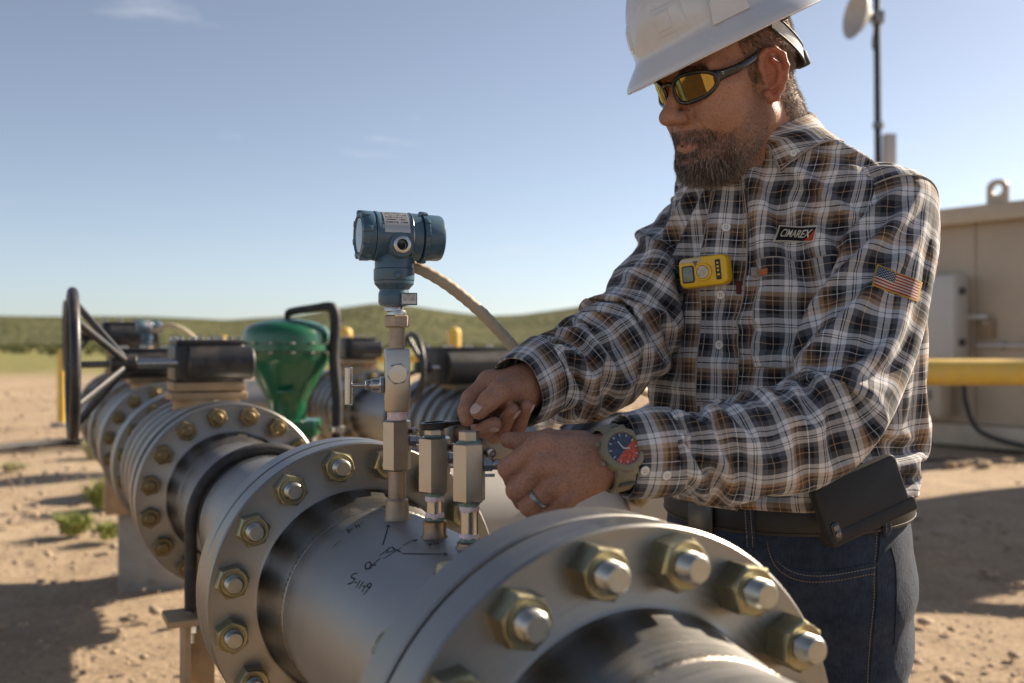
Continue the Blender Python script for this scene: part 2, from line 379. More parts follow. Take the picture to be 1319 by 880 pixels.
# loose stones and clods: uncountable
rng = np.random.default_rng(5); V = []; F = []; n = 0
ico = [(0, 0, 1), (.894, 0, .447), (.276, .851, .447), (-.724, .526, .447), (-.724, -.526, .447), (.276, -.851, .447), (.724, .526, -.447), (-.276, .851, -.447), (-.894, 0, -.447), (-.276, -.851, -.447), (.724, -.526, -.447), (0, 0, -1)]
icf = [(0, 1, 2), (0, 2, 3), (0, 3, 4), (0, 4, 5), (0, 5, 1), (1, 6, 2), (2, 7, 3), (3, 8, 4), (4, 9, 5), (5, 10, 1), (2, 6, 7), (3, 7, 8), (4, 8, 9), (5, 9, 10), (1, 10, 6), (11, 7, 6), (11, 8, 7), (11, 9, 8), (11, 10, 9), (11, 6, 10)]
IC = np.array(ico); IFc = np.array(icf)
N = 5200; yy = 3.0+rng.random(N)**1.6*22; xx = (rng.random(N)*1.5-.75)*yy
ss = .006+.022*rng.random(N)**4+.0010*yy*rng.random(N)
Vs = IC[None]*(ss[:, None, None]*(0.7+.6*rng.random((N, 12, 1))))*np.array([1.2, 1, .6]); Vs += np.stack([xx, yy, ss*.1-.012], -1)[:, None]
npmesh('loose_stones', Vs.reshape(-1, 3), (IFc[None]+np.arange(N)[:, None, None]*12).reshape(-1, 3), pmat('stone', (.36, .27, .19), .95, 0, .35, 2, .4, 40, .004), smooth=False)
tagp(bpy.data.objects['loose_stones'], 'loose stones and clods scattered over the dirt', 'stones', kind='stuff')

# ------------------------------------------------------------ building on the right
M['tanwall'] = pmat('tan_wall_paint', (.47, .385, .285), .6, 0, .10, 1.2, .12, 12, .004, dirt=((.36, .27, .18), .35))
M['tantrim'] = pmat('tan_trim_paint', (.50, .42, .315), .55, 0, .12, 2, .1, 20, .003, dirt=((.34, .24, .16), .5))
M['greybox'] = pmat('grey_enclosure', (.50, .48, .45), .5, .1, .06, 3, .05, 30, .001)
bx = A(5.02, 12.95, 0); bd = unit(A(.585, -.811, 0)); bn = A(-.811, -.585, 0); ang = math.atan2(bd[1], bd[0])
shed = thing('equipment_building', 'tan steel equipment building on a skid behind the worker', 'building', tuple(bx), (0, 0, ang))
# local: +x along the front wall (towards the camera side), +y = away behind the wall (-bn)
def bb(name, c, size, mat, parent=shed, bev=.008, **k): return MB().box(c, size, bev).build(name, mat, parent, **k)
W = 2.1
for k in range(2):
    bb('wall_panel', (W*(k+.5)/2, .03, 1.52), (W/2-.012, .06, 2.5), M['tanwall'], bev=.006)
bb('wall', (W/2, 1.56, 1.515), (W, 2.98, 2.49), M['tanwall'])
bb('skid_beam', (W/2, 1.5, .13), (W+.2, 3.2, .26), M['tantrim'])
bb('roof', (W/2, 1.5, 2.84), (W+.16, 3.2, .15), M['tantrim'], bev=.012)
bb('roof_lip', (W/2, -.13, 2.80), (W+.2, .06, .2), M['tantrim'])
lg = MB(); pl = []
for a in np.linspace(0, math.pi, 12): pl.append((.13*math.cos(a), .19+.10*math.sin(a)))
pl = [(-.13, 0)]+pl[::-1]+[(.13, 0)]; 
out = np.array(pl[::-1]); nh = 24; 
hole = np.array([(.062*math.cos(a), .165+.062*math.sin(a)) for a in np.arange(nh)*2*math.pi/nh])
bm = bmesh.new()
def lug(bm):
    o = [bm.verts.new((x, 0, z)) for x, z in out]; h = [bm.verts.new((x, 0, z)) for x, z in hole]
    eo = [bm.edges.new((o[i], o[(i+1) % len(o)])) for i in range(len(o))]; eh = [bm.edges.new((h[i], h[(i+1) % nh])) for i in range(nh)]
    bmesh.ops.triangle_fill(bm, use_beauty=True, edges=eo+eh)
    r = bmesh.ops.extrude_face_region(bm, geom=bm.faces[:]); bmesh.ops.translate(bm, verts=[g for g in r['geom'] if isinstance(g, bmesh.types.BMVert)], vec=(0, .04, 0))
    bmesh.ops.recalc_face_normals(bm, faces=bm.faces[:])
lug(bm); me = bpy.data.meshes.new('lifting_lug'); bm.to_mesh(me); bm.free(); me.materials.append(M['tantrim'])
def bxu(u):   # local x on the front wall under photo column u
    k = (u-659.5)/FPX; return (bx[0]-k*bx[1])/(k*bd[1]-bd[0])
link('lifting_lug', me, shed, (bxu(1287), -.05, 2.91))
# junction boxes and conduit are things of their own
def onwall(name, label, cat, u, off=0.0): 
    x = bxu(u); p = bx+bd*x+bn*off; return thing(name, label, cat, tuple(p), (0, 0, ang)), x
t, x = onwall('junction_box', 'large grey metal junction box on the tan wall', 'junction box', 1212, .24)
yb = (bx+bd*x)[1]; zt = CAMZ+(440-357)/FPX*yb; zb = CAMZ+(440-462)/FPX*yb
MB().box((0, .0, (zt+zb)/2), (.86, .26, zt-zb), .012).build('body', M['greybox'], t)
MB().box((-.01, -.145, (zt+zb)/2), (.84, .022, zt-zb-.03), .008).build('door', M['greybox'], t)
for z in (zb+.2, zt-.2): MB().box((.445, -.05, z), (.05, .09, .08), .006).build('latch', M['black'], t)
MB().box((.2, .14, (zt+zb)/2), (.9, .03, .05), .004).build('mounting_rail', M['greybox'], t)
t, x = onwall('switch_box', 'small tan box low on the wall under the yellow pipe rail', 'electric box', 1213, .3)
MB().box((0, 0, .62), (.50, .2, .55), .012).build('body', M['tantrim'], t); MB().box((.0, -.11, .62), (.46, .02, .5), .006).build('door', M['tantrim'], t)
MB().box((.10, -.125, .62), (.025, .02, .12), .004).build('handle', M['black'], t)
t, x = onwall('wall_plate', 'small brown plate on the tan wall beside the grey junction box', 'plate', 1272, .03)
MB().box((0, 0, 1.42), (.2, .03, .22), .005).build('plate', pmat('brown_plate', (.28, .19, .11), .6), t); MB().box((0, -.02, 1.5), (.06, .02, .03), .003).build('bracket', M['greybox'], t)
t, x = onwall('conduit', 'thin grey conduit running along the wall right of the junction box', 'conduit', 1262, .06)
MB().cyl((0, 0, 1.22), (.75, 0, 1.22), .025).build('pipe', M['greybox'], t)
for q in (.3, .6): MB().box((q, .02, 1.22), (.04, .05, .09), .004).build('strap', M['steel'], t)
p0 = bx+bd*bxu(1255)+bn*.25
pc = bez([p0+A(0, 0, .85), p0+A(.02, -.05, .5), p0+A(.12, -.2, .2), p0+A(.5, -.5, .06), p0+A(1.0, -.9, .03)], 40)
tagp(MB().tube(pc, .026, 10).build('power_cable', M['rubber']), 'black cable hanging from the small tan box to the ground', 'cable')
p0 = gpt(1236, 600)
rb = thing('debris_pile', 'small dark heap of clods and scrap wire on the dirt near the building', 'debris', (p0[0], p0[1], 0))
rng = np.random.default_rng(9)
for k in range(9):
    MB().add(IC*(.02+.045*rng.random())*A(1.3, 1, .7)*(0.8+.4*rng.random((12, 1)))+A(rng.normal()*.22, rng.normal()*.15, .03), icf).build('clod', M['dirt'], rb, smooth=False)
MB().tube(bez([(-.7, .1, .02), (-.2, 0, .06), (.3, .12, .03), (1.3, .05, .02), (2.2, .3, .02)], 30), .014, 8).build('wire', M['rubber'], rb)

# yellow pipe barrier in front of the building
def pipe_barrier(name, label, posts, y, r, zr, xr, ztop=None, mat=M['yellow'], posts_y=None):
    t = thing(name, label, 'barrier', (posts[0], y, 0))
    for x in posts:
        zt = ztop or zr
        MB().lathe([(r, -.1), (r, zt-r*.7), (r*.92, zt-r*.35), (r*.7, zt-r*.1), (r*.35, zt), (.001, zt+.002)], 24, (x-posts[0], 0, 0)).build('post', mat, t)
    MB().cyl((xr[0]-posts[0], -.0, zr), (xr[1]-posts[0], -.0, zr), r*.98 if ztop is None else r*.62, n=32, ch=.01).build('rail', mat, t)
    return t
pipe_barrier('pipe_barrier', 'thick yellow pipe barrier in front of the tan building', [2.31, 5.4], 6.0, .082, 1.085, (2.25, 6.2))
# low guard rail behind the filter
f0 = at(445, 424, 9.0); f1 = at(585, 424, 9.0)
pipe_barrier('guard_rail', 'yellow guard rail with round-topped posts behind the blue transmitter', [f0[0], f1[0], f1[0]+1.25], 9.0, .060, 1.115, (f0[0], f1[0]+1.25), ztop=1.395)
for (u, v, y, lab) in ((288, 433, 13.0, 'yellow round-topped bollard showing above the near black gearbox'), (80, 450, 15.0, 'yellow bollard behind the rim of the big black handwheel')):
    p = at(u, v, y); r = .07
    t = thing('bollard', lab, 'bollard', (p[0], y, 0), group='yellow bollards')
    MB().lathe([(r, -.1), (r, p[2]-r*.7), (r*.92, p[2]-r*.35), (r*.7, p[2]-r*.1), (r*.35, p[2]), (.001, p[2]+.002)], 24).build('post', M['yellow'], t)
    MB().cyl((0, 0, -.05), (0, 0, .05), .16, n=24, ch=.01).build('footing', M['concrete'], t)
# concrete blocks under the pipe run
def block(u0, u1, vt, vb, label, name='concrete_block'):
    y = CAMZ*FPX/(vb-440.0); a = at(u0, vb, y); b = at(u1, vb, y); h = CAMZ-(vt-440)/FPX*y
    o = MB().box(((a[0]+b[0])/2, y+.22, h/2-.05), (b[0]-a[0], .44, h+.1), .02, seg=3)
    o = o.build(name, M['concrete']); return tagp(o, label, 'concrete block', 'concrete blocks under the pipes')
block(150, 252, 655, 746, 'larger concrete block on the dirt below the nearer bolted flange')
block(139, 196, 586, 636, 'smaller concrete block farther back under the pipe run')
p0 = gpt(-60, 588); p1 = gpt(140, 572)
tagp(MB().tube(bez([p0+A(0, 0, .03), (p0+p1)/2+A(0, .5, .03), p1+A(0, 0, .03), p1+A(1.8, 1.0, .03)], 30), .055, 10).build('ground_hose', M['rubber']), 'black hose lying on the dirt left of the handwheel', 'hose')

# ------------------------------------------------------------ antenna mast
p = at(1134, 440, 16.0); ms = thing('antenna_mast', 'thin dark radio mast with a dish behind the worker\'s shoulder', 'mast', (p[0], 16.0, 0))
MB().cyl((0, 0, -.1), (-.07, 0, 8.2), .062, .05, n=16).build('pole', M['black'], ms)
zz = lambda v: CAMZ+(440-v)/FPX*16
dx = lambda u: (u-659.5)/FPX*16-p[0]
ax = unit(A(-1, -.18, .10)); o = A(dx(1117), -.1, zz(24))
MB().lathe([(.03, -.02), (.09, .0), (.14, .06), (.30, .16), (.38, .24), (.39, .25), (.37, .245), (.28, .18), (.10, .09), (.001, .08)], 40, o, ax).build('dish', pmat('dish_grey', (.42, .40, .38), .5), ms)
MB().cyl(o, A(-.05, 0, zz(24)), .055, n=12).build('dish_mount', M['black'], ms)
MB().box((-.05, -.02, zz(24)), (.16, .2, .2), .02).build('clamp', M['steel'], ms)
MB().tube(bez([o+A(.1, -.05, -.05), A(dx(1121), -.1, zz(60)), A(dx(1127), -.1, zz(80)), A(dx(1127), -.1, zz(140)), A(dx(1124), -.12, zz(170)), A(dx(1132), -.06, zz(210))], 40), .014, 8).build('cable', M['rubber'], ms)
MB().box((dx(1147), .05, zz(192)), (.18, .14, .5), .01).build('radio_box', M['greybox'], ms)
MB().cyl((-.03, 0, zz(165)), (-.03, 0, zz(158)), .09, n=16).build('collar', M['steel'], ms)

# unseen tank added right of the view to cast the shade beside the worker
tk = thing('shade_caster_tank', 'tall tan steel tank just past the right edge, shading the dirt', 'tank', (7.9, 9.8, 0))
MB().lathe([(1.0, 0), (1.0, 4.1), (.98, 4.14), (.6, 4.32), (.05, 4.40)], 64).build('shell', M['tanwall'], tk)
for z in (.04, 1.4, 2.75, 4.08): MB().lathe([(1.0, z-.03), (1.03, z-.025), (1.03, z+.025), (1.0, z+.03)], 64).build('band', M['tantrim'], tk)
MB().cyl((0, 0, 4.3), (0, 0, 4.55), .1, n=24, ch=.01).build('vent', M['tantrim'], tk)
# ============================================================ PIPE RUNS
PHI = R(25.94); DX, DY = -math.sin(PHI), math.cos(PHI)       # direction of the runs (away from the camera)
RO, RP, RBC = .2225, .1365, .1937                                       # flange radius, pipe radius, bolt circle
B0 = A(-.2256, 1.4828, .897)                                             # centre of flange B's near face: origin of run 1
OFF2 = float(np.dot(A(.459, 2.8, .897)-B0, A(DY, -DX, 0)))                                                             # run 2 lies this far to the right
def run_at(t, off=0.0): return B0+A(DX, DY, 0)*t+A(DY, -DX, 0)*off
def rthing(name, label, cat, t, off=0.0, group=None):
    p = run_at(t, off); return thing(name, label, cat, tuple(p), (0, 0, PHI), group)

# shared nut and stud meshes, axis +y, seated at y = 0
def nut_mesh(mat, name='nut'):
    b = MB(); r = .0206/math.cos(R(30))
    # chamfered hexagon
    b.lathe([(r, 0), (r, .0215), (r*.94, .0240), (.0195, .0250), (.0135, .0250), (.0130, .0235)], 6, (0, 0, 0), (0, 1, 0), True)
    b.lathe([(.0135, .0248), (.0195, .0252), (.0205, .0246)], 24, (0, 0, 0), (0, 1, 0))
    return b.mesh(name, mat, ang=25)
def stud_mesh(mat, L=.040):
    pr = []; y = .004
    while y < L-.004: pr += [(.0127, y), (.0111, y+.0016)]; y += .0032
    pr += [(.0127, L-.004), (.0105, L-.0005), (.0095, L)]
    return MB().lathe(pr, 22, (0, 0, 0), (0, 1, 0), False, True).mesh('stud', mat, ang=25)
NUT = nut_mesh(M['zinc']); STUD = stud_mesh(M['zinc_light']); STUDL = stud_mesh(M['zinc_light'], .042); NUTF = nut_mesh(M['far_zinc']); STUDF = stud_mesh(M['far_zinc'], .034)
def bolts(fl, yface, sgn, far=False, long=False, n=16, rbc=RBC, ph=.5, vis=None):
    for k in range(n):
        a = (k+ph)*2*math.pi/n
        if vis and not vis(a): continue
        rz = Matrix.Rotation(a+(.13*((k*7) % 5)), 4, 'Y'); T = Matrix.Translation((rbc*math.sin(a), yface, rbc*math.cos(a)))
        mm = T @ (Matrix.Rotation(math.pi, 4, 'Z') if sgn < 0 else Matrix.Identity(4)) @ rz
        for nm, me in (('nut', NUTF if far else NUT), ('stud', STUDF if far else (STUDL if long else STUD))):
            o = link(nm, me, fl); o.matrix_local = mm
def flange(parent, y, sgn, mat=None, hub=.085, seg=96, name='flange'):
    """weld-neck flange whose nut face is at y; the hub points along sgn (towards -y when sgn = -1)"""
    s = sgn; P = [(.128, -.0465), (.162, -.0465), (.162, -.0448), (RO-.002, -.0448), (RO, -.0430), (RO, -.0022), (RO-.002, 0), (.158, 0), (.1535, .0022), (.1505, .007), (.1490, .014), (.1415, hub*.78), (RP+.0012, hub*.97), (RP+.0006, hub)]
    prof = [(r, y+s*h) for r, h in P]
    if s < 0: prof = prof
    b = MB().lathe(prof, seg, (0, 0, 0), (0, 1, 0)); return b.build(name, mat or M['steel'], parent, ang=28, fix=True)
def pipe(parent, y0, y1, r=RP, mat=None, n=96, name='pipe'):
    k = 14; return MB().lathe([(r, y0+(y1-y0)*i/k) for i in range(k+1)], n, (0, 0, 0), (0, 1, 0)).build(name, mat or M['steel_pipe'], parent, ang=60)
def weld(parent, y, r=RP, n=220):
    b = MB(); th = np.arange(n)*2*math.pi/n; G = []
    for j, (dr, dy) in enumerate(((.0002, -.0052), (.0016, -.0034), (.0021, 0), (.0016, .0034), (.0002, .0052))):
        rip = .0007*np.sin(th*110+dy*500)*(1 if 0 < j < 4 else 0)
        rr = r+dr+rip; G.append(np.stack([rr*np.sin(th), np.full(n, y+dy), rr*np.cos(th)], -1))
    return b.grid(np.array(G), wrap=True).build('weld_seam', M['weld'], parent, ang=180)
def gasket_gap_shade(parent, y): return MB().lathe([(.158, y-.003), (.2045, y-.0028), (.2045, y+.0028), (.158, y+.003)], 64, (0, 0, 0), (0, 1, 0)).build('gasket_gap_shade', M['rubber'], parent)  # gasket widened in black rubber, darkening the flange gap in place of shade

# --- nearest spool, towards and below the camera
tA = -.740
s0 = rthing('pipe_spool', 'nearest pipe spool with the big bolted flange in the right foreground', 'pipe', 0)
f = flange(s0, tA, -1); bolts(f, tA, -1, long=True); pipe(s0, tA-.60, tA-.085); weld(s0, tA-.085)
gasket_gap_shade(s0, tA+.0485)
# --- spool with the three small fittings and handwriting
s1 = rthing('pipe_spool', 'short pipe spool with handwriting that carries the small fittings', 'pipe', 0)
tA1 = tA+.097
f = flange(s1, tA1, 1); bolts(f, tA1, 1, vis=lambda a: math.cos(a) > -.3)
pipe(s1, tA1+.085, -.085, mat=M['steel_pipe']); weld(s1, -.087); weld(s1, tA1+.087)
f = flange(s1, 0, -1); bolts(f, 0, -1); gasket_gap_shade(s1, .0485)
# --- next spool, clamped by the rubber-covered U-bolt
tC = 1.034
s2 = rthing('pipe_spool', 'pipe spool held by a black rubber U-bolt beyond the middle flange', 'pipe', 0)
f = flange(s2, .097, 1); bolts(f, .097, 1, far=True, vis=lambda a: math.sin(a) < .2)
pipe(s2, .18, tC-.085); f = flange(s2, tC, -1); bolts(f, tC, -1, far=True); weld(s2, tC-.087); weld(s2, .62); gasket_gap_shade(s2, tC+.0485)
# --- U-bolt and its stand
tU = .66
ub = rthing('pipe_clamp', 'black rubber-covered U-bolt over the pipe on its brown steel stand', 'pipe clamp', tU)
r = RP+.013; pts = [(-r, 0, -.17), (-r, 0, -.08)]+[(r*math.cos(a), 0, r*math.sin(a)) for a in np.linspace(math.pi, 0, 40)]+[(r, 0, -.08), (r, 0, -.17)]
MB().tube(pts, .0125, 14).build('u_bolt', M['rubber'], ub)
for q in (-r, r):
    MB().cyl((q, 0, -.235), (q, 0, -.165), .009, n=12).build('threaded_end', M['steel_clean'], ub)
    MB().hexa((q, 0, -.215), (q, 0, -.198), .028).build('nut', M['steel_clean'], ub)
MB().box((0, 0, -.183), (.40, .10, .014), .003).build('saddle_plate', M['tanbracket'], ub)
for q in (-.16, .16):
    MB().box((q, 0, -.53), (.012, .075, .68), .002).build('stand_web', M['tanbracket'], ub); MB().box((q+.03*(1 if q < 0 else -1), .042, -.53), (.07, .010, .68), .002).build('stand_flange', M['tanbracket'], ub)
MB().box((0, 0, -.885), (.46, .2, .02), .003).build('base_plate', M['tanbracket'], ub)
# low drain elbow under the middle flange
de = rthing('drain_elbow', 'grey drain pipe elbow low beside the brown clamp stand', 'pipe', .30)
pa = [(.02, 0, -.34)]+[(-.10-.16*math.sin(a)+.0, .10*math.sin(a), -.34-.16*(1-math.cos(a))) for a in np.linspace(.0, math.pi/2, 16)]+[(-.26, .1, -.92)]
MB().tube(np.array(pa), .10, 40).build('elbow', M['steel_pipe'], de, ang=60)
MB().lathe([(.10, 0), (.13, .002), (.13, .02), (.10, .022)], 40, (-.26, .1, -.90)).build('foot_ring', M['concrete'], de)

# --- ball valves with worm gear operators
def wheel(parent, o, axd, Rr, rt, depth, ns, mat, hubr=.024):
    """dished handwheel: hub at o, rim plane depth further along axd"""
    axd = unit(axd); w = MB().torus(o+axd*depth, axd, Rr, rt, 72, 14).build('handwheel', mat, parent)
    MB().cyl(o-axd*.03, o+axd*.035, hubr, n=20, ch=.003).build('hub', mat, w)
    up = A(0, 0, 1); sd = np.cross(axd, up)
    for k in range(ns):
        a = k*2*math.pi/ns+.35; d = up*math.cos(a)+sd*math.sin(a)
        MB().cyl(o+d*hubr*.6, o+axd*depth+d*(Rr-.004), .0095, n=10).build('spoke', mat, w)
    return w
def valve(t0, L, label, off=0.0, zbox=.285, boxs=(.27, .17, .105), shaft=.26, whl=None, side=-1, boxmat=None, stem=None, end_bolts=True):
    v = rthing('gear_valve', label, 'valve', t0, off, 'gear operated valves on the pipe runs')
    f = flange(v, .0465, 1, hub=.04, seg=72)
    MB().lathe([(.16, .05), (.185, .075), (.192, .12), (.192, L-.12), (.185, L-.075), (.16, L-.05)], 72, (0, 0, 0), (0, 1, 0)).build('body', M['steel'], v)
    for y in (.13, L*.42, L*.58, L-.13): MB().lathe([(.192, y-.02), (.206, y-.018), (.206, y+.018), (.192, y+.02)], 64, (0, 0, 0), (0, 1, 0)).build('body_ring', M['steel'], v)
    f = flange(v, L-.0465, -1, hub=.04, seg=72)
    if end_bolts: bolts(f, L-.0465, -1, far=True, vis=lambda a: math.sin(a) < .3 or math.cos(a) > .2)
    y = L*.5 if stem is None else stem
    MB().cyl((0, y, .18), (0, y, .215), .088, n=28, ch=.004).build('bonnet', M['tanbracket'], v)
    zb = zbox-boxs[2]/2
    MB().box((0, y, .224), (.20, .15, .022), .003).build('mounting_plate', M['tanbracket'], v)
    MB().box((0, y, zb-.012), (.19, .15, .024), .003).build('mounting_plate', M['tanbracket'], v)
    for a, b in ((-.07, -.05), (.07, -.05), (-.07, .05), (.07, .05)):
        MB().box((a, y+b, (zb+.225)/2), (.045, .022, zb-.225), .003).build('bracket_post', M['tanbracket'], v)
    MB().cyl((0, y, .2), (0, y, zb), .045, n=20).build('stem', M['tanbracket'], v)
    bm_ = boxmat or M['black']
    g = MB().box((0, y, zbox), boxs, .012, seg=3).build('gearbox', bm_, v)
    MB().cyl((-boxs[0]/2+.03, y-boxs[1]*.42, zbox), (boxs[0]/2+.022, y-boxs[1]*.42, zbox), boxs[2]*.44, n=28, ch=.006).build('worm_housing', bm_, g)
    MB().box((0, y, zbox+boxs[2]/2+.004), (boxs[0]*.96, boxs[1]*.96, .012), .003).build('cover', bm_, g)
    for a in (-.42, -.14, .14, .42):
        for b in (-.42, .42):
            MB().hexa((boxs[0]*a, y+boxs[1]*b, zbox+boxs[2]/2+.008), (boxs[0]*a, y+boxs[1]*b, zbox+boxs[2]/2+.02), .016).build('bolt', M['steel_clean'], g)
    if whl:
        ys = y-boxs[1]*.42; Rr, depth, ns = whl; e = A(side*(boxs[0]/2+shaft), ys, zbox)
        MB().cyl(A(side*boxs[0]*.45, ys, zbox), e, .0125, n=16).build('shaft', M['steel_clean'], v)
        wheel(v, e, A(side, 0, 0), Rr, .0132 if Rr > .15 else .011, depth, ns, M['black'])
    return v
V1L = .62
valve(tC+.097, V1L, 'nearest valve with big black handwheel edge-on at left and black gearbox', shaft=.125, whl=(.185, .125, 5), zbox=.315, stem=.30, boxs=(.185, .17, .105))
s3 = rthing('pipe_spool', 'short pipe spool between the first and second valves at left', 'pipe', 0)
tD = tC+.097+V1L+.004
f = flange(s3, tD+.0465, 1, hub=.07, seg=72); pipe(s3, tD+.1, tD+.50); f = flange(s3, tD+.55, -1, hub=.07, seg=72); bolts(f, tD+.55, -1, far=True)
t2 = tD+.60
valve(t2, .62, 'second valve at left, its black gearbox half hidden behind the first', whl=None, zbox=.285, end_bolts=True)
s4 = rthing('pipe_spool', 'pipe spool between the second and third valves at far left', 'pipe', 0)
f = flange(s4, t2+.67, 1, hub=.07, seg=64); pipe(s4, t2+.72, t2+1.12, n=64); f = flange(s4, t2+1.17, -1, hub=.07, seg=64); bolts(f, t2+1.17, -1, far=True, vis=lambda a: math.sin(a) < .3 or math.cos(a) > .2)
t3 = t2+1.22
valve(t3, .62, 'farthest valve on the left run with a blue transmitter and small handwheel', whl=(.16, .10, 4), zbox=.40, shaft=.06, boxs=(.24, .17, .12))
s5 = rthing('pipe_spool', 'far end of the left pipe run running off behind the valves', 'pipe', 0)
f = flange(s5, t3+.67, 1, hub=.07, seg=64); pipe(s5, t3+.72, t3+.92, n=64)
MB().tube(np.array([(0, t3+.90, 0)]+[(.3*(1-math.cos(a)), t3+.92+.3*math.sin(a), 0) for a in np.linspace(0, math.pi/2, 12)]+[(OFF2-.3, t3+1.22, 0)]), RP, 48).build('elbow', M['steel_pipe'], s5, ang=60)
# OFF2
# pedestals hidden behind the flanges carry the far run
for k, tt in enumerate((4.25,)):
    t = rthing('pipe_stand', ('steel stand under the left run on the larger concrete block', 'steel stand under the left run on the smaller concrete block')[k], 'pipe stand', tt, group='stands under the left run')
    MB().box((0, 0, -.34), (.16, .12, .40), .004).build('post', M['tanbracket'], t); MB().box((0, 0, -.145), (.26, .14, .014), .003).build('saddle', M['tanbracket'], t)

# --- run 2 behind the worker
tF = 1.53                                # flange whose rim shows left of the shirt
q = A(.459, 2.8, .897)-B0; OFF2 = q[0]*DY-q[1]*DX*-1 if False else float(np.dot(q, A(DY, -DX, 0))); tF = float(np.dot(q, A(DX, DY, 0)))
r1 = rthing('pipe_spool', 'flanged pipe spool of the second run seen between the arms', 'pipe', 0, OFF2)
f = flange(r1, tF+.0, 1); bolts(f, tF, 1, far=True, vis=lambda a: math.cos(a) > -.2)
MB().lathe([(RO-.002, tF-.094), (RO, tF-.092), (RO, tF-.0505), (RO-.002, tF-.049), (.1, tF-.049)], 72, (0, 0, 0), (0, 1, 0)).build('blind_flange', M['steel'], r1)
MB().lathe([(.001, tF-.094), (RO-.002, tF-.094)], 72, (0, 0, 0), (0, 1, 0)).build('blind_face', M['steel'], r1)
bolts(f, tF-.094, -1, far=True, vis=lambda a: math.cos(a) > -.2)
pipe(r1, tF+.08, tF+1.02); f = flange(r1, tF+1.10, -1, mat=M['black']); bolts(f, tF+1.10, -1, far=True)
for yy in (tF+.36, tF+.52): MB().lathe([(RP, yy-.03), (RP+.02, yy-.028), (RP+.02, yy+.028), (RP, yy+.03)], 64, (0, 0, 0), (0, 1, 0)).build('rubber_band', M['rubber'], r1)
valve(tF+1.15, .62, 'dark valve with handwheel on the second run just left of the sleeve', OFF2, zbox=.27, boxs=(.34, .2, .14), whl=(.13, .05, 4), shaft=.06, side=-1, boxmat=pmat('dark_casting', (.06, .055, .05), .55, .3, .2, 20, .2, 80, .002))
r2 = rthing('pipe_spool', 'second run pipe passing behind the blue transmitter', 'pipe', 0, OFF2)
tt = tF+1.82; f = flange(r2, tt, 1, hub=.07, seg=64); pipe(r2, tt+.06, tt+.75, n=64); f = flange(r2, tt+.82, -1, hub=.07, seg=64); bolts(f, tt+.82, -1, far=True)
MB().lathe([(RP, tt+.2), (RP+.02, tt+.2), (RP+.02, tt+.27), (RP, tt+.27)], 64, (0, 0, 0), (0, 1, 0)).build('rubber_band', M['rubber'], r2)
valve(tt+.87, .62, 'small valve with a black actuator box behind the blue transmitter', OFF2, zbox=.33, boxs=(.19, .14, .11), whl=None)
r3 = rthing('pipe_spool', 'far end of the second run left of the needle valve handle', 'pipe', 0, OFF2)
f = flange(r3, tt+1.53, 1, hub=.07, seg=64); pipe(r3, tt+1.58, t3+.92, n=64)
MB().tube(np.array([(0, t3+.90, 0)]+[(-.3*(1-math.cos(a)), t3+.92+.3*math.sin(a), 0) for a in np.linspace(0, math.pi/2, 12)]+[(-.32, t3+1.22, 0)]), RP, 48).build('elbow', M['steel_pipe'], r3, ang=60)
for k, tt_ in enumerate((tF+.85, tt+1.75)):
    t = rthing('pipe_stand', ('steel stand under the second run close behind the worker', 'steel stand under the far end of the second run')[k], 'pipe stand', tt_, OFF2, 'stands under the second run')
    MB().box((0, 0, -.52), (.16, .12, .76), .004).build('post', M['tanbracket'], t); MB().box((0, 0, -.145), (.26, .14, .014), .003).build('saddle', M['tanbracket'], t)
    MB().box((0, 0, -.87), (.5, .4, .12), .01).build('footing', M['concrete'], t)
# --- cross-over header behind the hands
ch_ = rthing('crossover_pipe', 'large pale steel cross-over pipe behind the watch and hands', 'pipe', .92, 0)
hp = lambda x, z: (x, 0, z)
ptsx = [hp(.30, -.80), hp(.30, -.30)]+[hp(.30+.2*(1-math.cos(a)), -.30+.2*math.sin(a)) for a in np.linspace(.1, math.pi/2, 12)]+[hp(.6, -.10), hp(.80, -.10)]+[hp(.80+.2*math.sin(a), -.10-.2*(1-math.cos(a))) for a in np.linspace(.1, math.pi/2, 12)]+[hp(1.0, -.5), hp(1.0, -.85)]
MB().tube(np.array(ptsx), .155, 64).build('bent_pipe', pmat('pale_primer', (.33, .31, .28), .55, 0, .12, 4, .1, 60, .001, dirt=(DUST, .3)), ch_, ang=60)
for x in (.30, 1.0): MB().lathe([(.155, 0), (.2, .002), (.2, .03), (.155, .032)], 48, (x, 0, -.86)).build('foot_flange', M['steel'], ch_)
# upright pipe stub just right of the hand
p = at(706, 560, 2.0)
us = thing('pipe_stub', 'bright upright pipe stub with a cap behind the right hand cuff', 'pipe', (p[0], 2.0, 0))
MB().cyl((0, 0, .62), (0, 0, CAMZ-(548-440)/FPX*2.0), .024, n=28, ch=.002).build('riser', M['steel_clean'], us)
MB().cyl((0, 0, CAMZ-(549-440)/FPX*2.0), (0, 0, CAMZ-(538-440)/FPX*2.0), .030, n=28, ch=.003).build('cap', M['steel_clean'], us)
MB().cyl((0, 0, -.02), (0, 0, .63), .034, n=24).build('lower_pipe', M['steel_pipe'], us)

